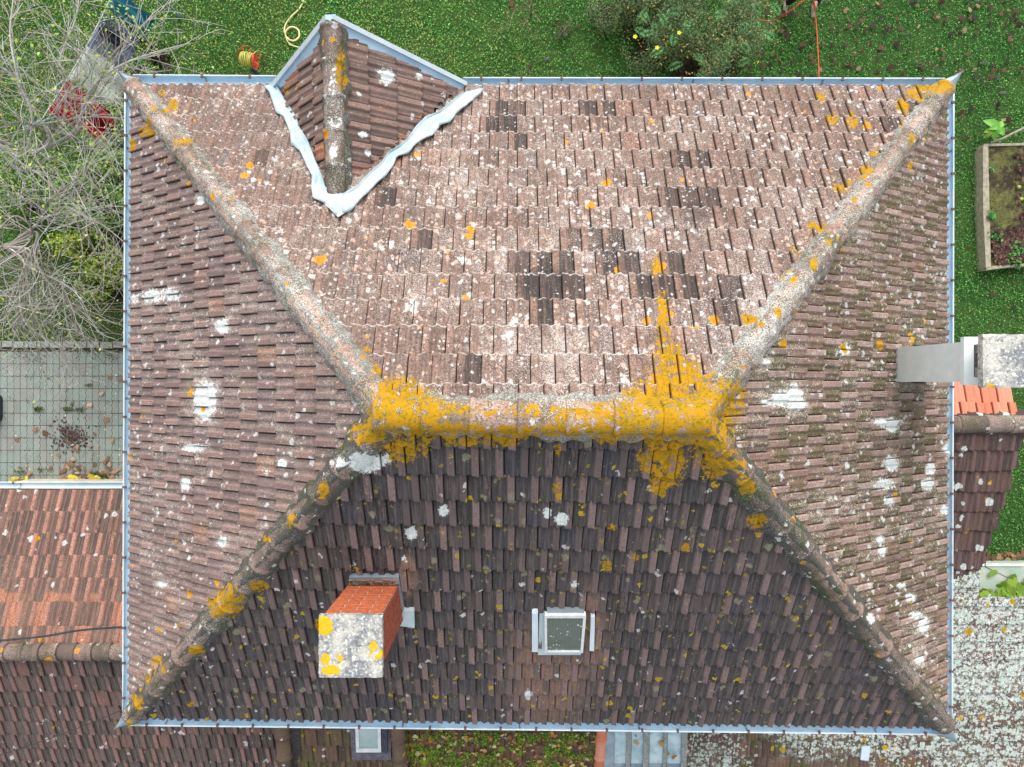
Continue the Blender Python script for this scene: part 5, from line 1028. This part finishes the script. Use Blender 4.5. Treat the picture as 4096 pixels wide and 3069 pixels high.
# ------------------------------------------------------------------ person (mostly beyond the top edge)
def skin(name, verts, edges, rad, mat, parent, label=None, sub=1, root=0):
    me = bpy.data.meshes.new(name); me.from_pydata([tuple(v) for v in verts], edges, []); o = bpy.data.objects.new(name, me); sc.collection.objects.link(o)
    m = o.modifiers.new('skin', 'SKIN'); sv = me.skin_vertices[0].data
    for i, r_ in enumerate(rad): sv[i].radius = (r_, r_) if np.isscalar(r_) else r_
    sv[root].use_root = True
    s_ = o.modifiers.new('sub', 'SUBSURF'); s_.levels = sub; s_.render_levels = sub
    dg = bpy.context.evaluated_depsgraph_get(); me2 = bpy.data.meshes.new_from_object(o.evaluated_get(dg)); o.modifiers.clear(); o.data = me2; me2.materials.clear(); me2.materials.append(mat)
    for p_ in me2.polygons: p_.use_smooth = True
    if parent: child(o, parent)
    if label: o['label'] = label
    return o
ft1 = gp(784.5, 8); ft2 = gp(812.5, 10)
pr = empty('person', (ft1+ft2)/2, 'person in black trousers and pale grey sleeve holding an orange cord', 'person')
M_skin = simple('skin', S(214, 168, 152), S(224, 180, 164), 20, .6, 0, .0005); M_trs = simple('black_trousers', S(24, 24, 28), S(36, 36, 42), 30, .9); M_slv = simple('grey_sweater', S(168, 174, 180), S(186, 190, 196), 40, .95); M_shoe = simple('grey_beige_shoe', S(150, 142, 122), S(176, 168, 148), 40, .9)
hipc = np.array([5.72, 7.86, .88]); hA, hB = hipc+[-.10, 0, 0], hipc+[.10, 0, 0]
kA = np.array([5.56, 7.56, .50]); kB = np.array([5.98, 7.60, .50]); aA = ft1+np.array([0, .02, .09]); aB = ft2+np.array([0, .02, .09])
chest = np.array([5.80, 7.80, 1.28]); neck = np.array([5.80, 7.70, 1.48]); head = np.array([5.80, 7.66, 1.62]); shA = chest+[-.18, .0, .10]; shB = chest+[.18, 0, .10]
elA = np.array([5.52, 7.55, 1.14]); wrA = hand + np.array([-.03, .12, .06]); elB = np.array([6.05, 7.62, 1.10]); wrB = np.array([5.90, 7.42, 1.02])
bodyV = [hipc, (hipc+chest)/2, chest, neck, head+[0, 0, -.02], head+[0, .0, .08], hA, kA, aA, hB, kB, aB, shA, elA, wrA, shB, elB, wrB]
bodyE = [(0, 1), (1, 2), (2, 3), (3, 4), (4, 5), (0, 6), (6, 7), (7, 8), (0, 9), (9, 10), (10, 11), (2, 12), (12, 13), (13, 14), (2, 15), (15, 16), (16, 17)]
bodyR = [.12, .11, .12, .05, .085, .075, .085, .055, .038, .085, .055, .038, .055, .038, .026, .055, .038, .026]
skin('body', bodyV, bodyE, bodyR, M_skin, pr)
skin('trousers', [hipc+[0, 0, .06], hipc, hA, kA, aA+[0, 0, .02], hB, kB, aB+[0, 0, .02]], [(0, 1), (1, 2), (2, 3), (3, 4), (1, 5), (5, 6), (6, 7)], [.155, .15, .11, .085, .07, .11, .085, .07], M_trs, pr, 'black trousers', root=1)
skin('sweater', [hipc+[0, 0, .04], (hipc+chest)/2, chest, neck+[0, 0, -.05], shA, elA, along(elA, wrA, .80), shB, elB, along(elB, wrB, .6)], [(0, 1), (1, 2), (2, 3), (2, 4), (4, 5), (5, 6), (2, 7), (7, 8), (8, 9)], [.17, .15, .155, .075, .08, .06, .048, .08, .06, .048], M_slv, pr, 'pale grey sweater', root=1)
def handm(w, d, name):
    d = unit(d); side = unit(np.cross(d, [0, 0, 1.])); dn = np.cross(side, d); dn = dn if dn[2] < 0 else -dn
    vs = [w, w+d*.045, w+d*.075]; ed = [(0, 1), (1, 2)]; ra = [.026, (.036, .02), (.038, .018)]
    for i, (o, L) in enumerate(((-.030, .070), (-.010, .080), (.010, .076), (.029, .060))):
        b = len(vs); r0 = w+d*.082+side*o; vs += [r0, r0+d*L*.42+dn*.012, r0+d*L*.6+dn*(.012+L*.35), r0+d*L*.35+dn*(.02+L*.55)]; ed += [(2, b), (b, b+1), (b+1, b+2), (b+2, b+3)]; ra += [.0105, .0098, .009, .008]
    b = len(vs); t0 = w+d*.03-side*.036; vs += [t0, t0+d*.03-side*.018+dn*.02, t0+d*.055-side*.008+dn*.04]; ed += [(1, b), (b, b+1), (b+1, b+2)]; ra += [.013, .011, .009]
    skin(name, vs, ed, ra, M_skin, pr, sub=1)
handm(wrA, (hand-wrA), 'hand'); handm(wrB, np.array([-.3, -.8, -.3]), 'hand')
for a_ in (ft1, ft2):
    yaw = R(-8); fd = np.array([math.sin(yaw)*.3, -1, 0]); fd = unit(fd); skin('shoe', [a_+[0, .03, .06], a_+[0, .02, .05]-fd*.05, a_+fd*.09+[0, 0, .04], a_+fd*.19+[0, 0, .032]], [(1, 0), (0, 2), (2, 3)], [.05, .045, (.048, .035), (.045, .028)], M_shoe, pr)
hd = MB()
u_, v_ = 16, 10
for j in range(v_+1):
    for i in range(u_):
        th = math.pi*.62*j/v_; ph = 2*math.pi*i/u_; hd.V.append(tuple(head+np.array([.098*math.sin(th)*math.cos(ph), .02+.105*math.sin(th)*math.sin(ph), .05+.10*math.cos(th)]))); hd.A.append((.1, .07, .05, 1))
hd.F = [(j*u_+i, j*u_+(i+1) % u_, (j+1)*u_+(i+1) % u_, (j+1)*u_+i) for j in range(v_) for i in range(u_)]
hd.build('hair', simple('brown_hair', S(70, 52, 40), S(92, 70, 54), 60), pr, True)
fc = MB()
for ex in (-.032, .032): fc.box(head+np.array([ex, -.083, .02]), (.022, .012, .010), bev=.002)
fc.build('eyes', M_dark, pr); fc = MB(); fc.box(head+np.array([0, -.092, -.012]), (.022, .03, .034), bev=.006); fc.build('nose', M_skin, pr); fc = MB(); fc.box(head+np.array([0, -.082, -.045]), (.045, .012, .010), bev=.002); fc.build('mouth', simple('lips', S(176, 104, 98), S(186, 114, 108)), pr)
for ex in (-1, 1): fc = MB(); fc.box(head+np.array([ex*.088, .0, .0]), (.014, .03, .05), bev=.004); fc.build('ear', M_skin, pr)
# ------------------------------------------------------------------ planting bed
bd_ = empty('planting_bed', gp(1005, 205), 'raised bed of weathered planks with moss and dark leaf mulch', 'raised bed')
zt_ = .25
def plank(name, pts, z0, z1, label=None):
    mb = MB(); top = [P(x, y, CAMZ-z1) for x, y in pts]; n = len(top); mb.add(top + [q-np.array([0, 0, z1-z0]) for q in top], [tuple(range(n))[::-1], tuple(range(n, 2*n))] + [(i, (i+1) % n, n+(i+1) % n, n+i) for i in range(n)]); return mb.build(name, M_wood, bd_, False, label)
plank('plank', [(983, 147.5), (988.2, 146.5), (989.5, 205), (991, 266.5), (986, 268), (983.2, 210)], 0, zt_)
plank('plank', [(991.3, 266), (1012, 264), (1060, 262), (1060, 264.5), (1012, 266.8), (986, 270), (986.2, 268.3)], 0, zt_-.01)
plank('plank', [(984, 143.8), (1060, 142), (1060, 144.3), (988.5, 146.2), (983.5, 147.2)], 0, zt_-.015)
t = NT('mossy_soil'); n1 = t.noise(2.2, 4, .65); c_ = t.mix(t.step(n1, .42, .58), S(66, 54, 46), S(104, 104, 62)); c_ = t.mix(t.step(t.noise(28, 4, .7), .45, .65), c_, S(60, 62, 42)); c_ = t.mix(t.math('MULTIPLY', t.step(t.noise(7, 4, .7), .5, .62), .5), c_, S(132, 134, 82)); M_soil = t.fin(c_, .95, 0, t.noise(30, 4), .02, .9, .1)
gs = np.random.default_rng(131); xs = np.linspace(gp(987, 0, .2)[0], gp(1062, 0, .2)[0], 40); ys = np.linspace(gp(0, 267, .2)[1], gp(0, 145, .2)[1], 60)
V = [(x, y, .18+.05*vn(x*5, y*5)+gs.normal(0, .004)) for y in ys for x in xs]; mesh('soil', V, [(j*40+i, j*40+i+1, (j+1)*40+i+1, (j+1)*40+i) for j in range(59) for i in range(39)], M_soil, bd_, True)
pts = [(1012+gs.normal(0, 10), 250+gs.normal(0, 7)) for _ in range(520)] + [(gs.uniform(1016, 1040), gs.uniform(148, 250)) for _ in range(160)] + [(1010+gs.normal(0, 12), 236+gs.normal(0, 5)) for _ in range(120)]
pts = [p for p in pts if 992 < p[0] < 1045 and 148 < p[1] < 264]
litter(pts, .075, [(84, 58, 52), (104, 74, 64), (70, 50, 48), (120, 92, 78)], gs, 'leaf_mulch', 'dark brown leaf mulch lying in the raised bed', 'leaf mulch', z=.26)
def plantlet(name, label, x, y, z, n, spread, seed, cols, size=.06, cat='plant'):
    g = np.random.default_rng(seed); C = np.array([P(x+g.normal(0, spread), y+g.normal(0, spread), CAMZ-z-g.uniform(0, .08)) for _ in range(n)]); o = empty(name, P(x, y, CAMZ-z), label, cat); V, F, T = leafcloud(C, size, pal(g, n, cols), g, up=1.2, aspect=.8); mesh('foliage', V, F, M_leaf, o, False, None, {'tint': T})
    mb = MB()
    for q in C[:8]: mb.tube([P(x, y, CAMZ-z+.02), q], .004, 4)
    mb.build('stem', M_leaf, o, False, None, False)
GG = [(70, 140, 60), (96, 164, 76), (56, 116, 52)]
plantlet('weed', 'green weed growing over the middle of the bed plank', 992, 216, .24, 26, 2.2, 141, GG, .075)
plantlet('weed', 'trailing green weed inside the bed beside the left plank', 997, 236, .22, 40, 3.2, 142, GG, .06)
plantlet('weed', 'small green weed near the top of the bed', 991.5, 169, .22, 10, 1.2, 143, GG, .06)
plantlet('weed', 'leafy green weed at the lower right of the bed', 1018, 251, .24, 46, 4.0, 144, GG, .075)
plantlet('weed', 'green weed spilling over the lower bed plank', 1015, 262, .22, 40, 4.0, 145, GG, .07)
for k, (x, y) in enumerate(((1019, 187), (1021.5, 199))):
    mb = MB(); o = P(x, y, CAMZ-.27); u_, v_ = 12, 8
    for j in range(v_+1):
        for i in range(u_): th = math.pi*j/v_; ph = 2*math.pi*i/u_; mb.V.append(tuple(o+np.array([.037*math.sin(th)*math.cos(ph), .037*math.sin(th)*math.sin(ph), .034*math.cos(th)*(1-.25*math.exp(-th*3))]))); mb.A.append((0, 0, 0, 1))
    mb.F = [(j*u_+i, j*u_+(i+1) % u_, (j+1)*u_+(i+1) % u_, (j+1)*u_+i) for j in range(v_) for i in range(u_)]; ap = empty('apple', o, ('upper' if k == 0 else 'lower')+' of the two small green apples in the bed', 'apple', 'apples fallen in the bed'); mb.build('fruit', simple('green_apple', S(150, 176, 60), S(170, 190, 80), 12, .4), ap, True); s_ = MB(); s_.tube([o+[0, 0, .025], o+[.006, .004, .05]], .003, 5); s_.build('stalk', M_wood, ap)
# big-leaved plant and leaning stick
bp = empty('broad_leaved_plant', gp(994, 130), 'bright green broad-leaved plant just above the raised bed', 'plant'); gq = np.random.default_rng(151)
def bigleaf(o, ang, L, wd, lift, droop, col, name='leaf'):
    n, m = 9, 5; V = []; d_ = np.array([math.cos(ang), math.sin(ang), 0]); s_ = np.array([-d_[1], d_[0], 0])
    for i in range(n):
        q = i/(n-1); w_ = wd*math.sin(math.pi*min(1, q**.8*.97+.02))
        for j in range(m): s = -1+2*j/(m-1); V.append(o + d_*L*q + s_*w_*s*.5 + np.array([0, 0, lift*q-droop*q*q+.12*w_*abs(s)+.006*math.sin(q*14)*abs(s)]))
    mesh(name, V, [(i*m+j, i*m+j+1, (i+1)*m+j+1, (i+1)*m+j) for i in range(n-1) for j in range(m-1)], M_leaf, bp, True, None, {'tint': np.tile((*pal(gq, 1, [col], None, .08)[0], 1), (n*m, 1))})
o0 = gp(994, 130, .25)
for (tx, ty, wd, c, z) in ((985, 119, .17, (130, 196, 76), .42), (1005, 119.5, .12, (136, 200, 84), .4), (1007, 134, .15, (118, 190, 70), .36), (986, 131, .14, (150, 190, 66), .38), (985, 137, .10, (156, 184, 70), .25), (998, 142, .12, (124, 186, 70), .22), (990, 128, .10, (110, 176, 66), .45), (1000, 129, .10, (108, 170, 64), .45)):
    e = P(tx, ty, CAMZ-z); dd_ = e-o0; bigleaf(o0+np.array([0, 0, z-.28]), math.atan2(dd_[1], dd_[0]), max(.16, math.hypot(dd_[0], dd_[1])), wd, .06, .10, c)
mb = MB(); mb.tube([gp(994, 130), o0+[0, 0, .15]], .012, 6); mb.build('stem', simple('green_stem', S(90, 130, 60), S(110, 150, 70)), bp)
stk = MB(); stk.tube([P(991, 143, CAMZ-.28), P(1004, 138, CAMZ-.42), P(1050, 115, CAMZ-.7)], [.022, .024, .024], 8); tag(stk.build('garden_stake', M_wood, None, True), 'grey wooden stake leaning across the corner of the bed', 'stake')
# ------------------------------------------------------------------ concrete tank lid with vine leaves
tl = empty('concrete_tank', gp(1002, 580), 'pale green-stained concrete tank top with fallen vine leaves', 'tank')
t = NT('green_stained_concrete'); c_ = t.mix(t.step(t.noise(3, 4), .4, .6), S(160, 184, 168), S(186, 190, 180)); c_ = t.mix(t.math('MULTIPLY', t.step(t.noise(20, 4, .7), .55, .7), .4), c_, S(120, 136, 120)); M_gc = t.fin(c_, .9, 0, t.noise(40, 4), .004)
a_, b_ = P(979, 596, 13.4), P(1070, 563.5, 13.4); mb = MB(); mb.box(((a_[0]+b_[0])/2, (a_[1]+b_[1])/2-.12, .15), (b_[0]-a_[0], b_[1]-a_[1]+.24, .29), bev=.01); mb.build('tank_body', M_gc, tl)
mb = MB(); mb.box(((a_[0]+b_[0])/2, b_[1]-.025, .305), (b_[0]-a_[0]-.04, .05, .02)); mb.build('rim', M_white, tl)
gq = np.random.default_rng(161); pts = [(gq.uniform(1000, 1040), 596-abs(gq.normal(0, 8))) for _ in range(46)] + [(gq.uniform(979, 990), gq.uniform(590, 598)) for _ in range(8)] + [(993, 573)]
litter(pts, .22, [(120, 158, 60), (140, 176, 70), (96, 128, 52), (116, 104, 60)], gq, 'vine_leaves', 'limp green vine leaves lying on the concrete tank', 'vine leaves', z=.36, p=[.4, .3, .2, .1])
litter([(gq.uniform(982, 1024), gq.uniform(554, 563)) for _ in range(40)], .13, [(150, 116, 88), (176, 140, 108), (120, 92, 70)], gq, 'dry_leaves', 'dry tan leaves between the lawn and the concrete tank', z=.06)
# leaves on the mossy roof
gq = np.random.default_rng(171); C = []; 
def roof_litter(pl, xr, yr, n, size, cols, name, label, h=.05, p=None):
    V = []; F = []; T = []; c = pal(gq, n, cols, p, .15)
    for i in range(n):
        o = pl.px(gq.uniform(*xr), gq.uniform(*yr), h+gq.uniform(0, .015)); s = size*gq.uniform(.5, 1.3); an = gq.uniform(0, 6.28); b = len(V); k = 7; asp = gq.uniform(.4, .8); V.append(o+pl.N*.006)
        for q in range(k): a_ = 2*math.pi*q/k; rr = s*.5*(1+gq.normal(0, .12)); x_ = rr*math.cos(a_); y_ = rr*asp*math.sin(a_); V.append(o + pl.U*(x_*math.cos(an)-y_*math.sin(an)) + pl.V*(x_*math.sin(an)+y_*math.cos(an)) + pl.N*gq.normal(0, .006))
        F += [(b, b+1+q, b+1+(q+1) % k) for q in range(k)]; T += [(*c[i], 1)]*(k+1)
    tag(mesh(name, np.array(V), np.array(F), M_litter, None, False, None, {'tint': T}), label, 'leaves', kind='stuff')
roof_litter(pD, (404, 602), (733, 775), 300, .075, [(150, 104, 72), (190, 150, 90), (96, 66, 52), (206, 190, 130), (176, 120, 60), (120, 96, 80)], 'roof_leaves', 'brown and tan leaves strewn over the mossy roof')
roof_litter(pD, (616, 686), (735, 775), 9, .09, [(200, 150, 80), (176, 120, 60)], 'sheet_leaves', 'few ochre leaves on the pale sheets', h=.07)
def moss(pl, xr, yr, n, name, label, thr):
    V = []; F = []; T = []
    C = []
    while len(C) < n:
        x, y = gq.uniform(*xr), gq.uniform(*yr)
        if vn(x/9+3, y/7) > thr and vn(x/2.5, y/2.5) > .35: C.append(pl.px(x, y, gq.uniform(.02, .055)))
    C = np.array(C); V, F, T = leafcloud(C, .03, pal(gq, n, [(120, 160, 40), (96, 134, 36), (150, 180, 50), (70, 96, 36)]), gq, up=.6, aspect=.8)
    tag(mesh(name, V, F, M_leaf, None, False, None, {'tint': T}), label, 'moss', kind='stuff')
moss(pD, (404, 600), (733, 772), 9000, 'moss_cushions', 'bright green moss cushions on the tiled lean-to', .5)
# ------------------------------------------------------------------ cables
mb = MB(); 
for o_ in (0, .6): mb.tube(spline([P(-30, 643+o_, 9.6), P(40, 636.5+o_, 9.5), P(80, 630+o_, 9.2), P(126, 626.5+o_, 8.4)], 5), .011, 6)
tag(mb.build('power_cable', M_wire, None, True), 'twisted black cable crossing the orange tiles to the gutter', 'cable')
mb = MB(); mb.tube(spline([P(-30, 765, 9.6), P(60, 735, 9.2), P(124, 709, 8.3)], 6), .006, 5); tag(mb.build('thin_wire', M_wire, None, True), 'single thin grey wire slanting over the dark lower tiles', 'wire')
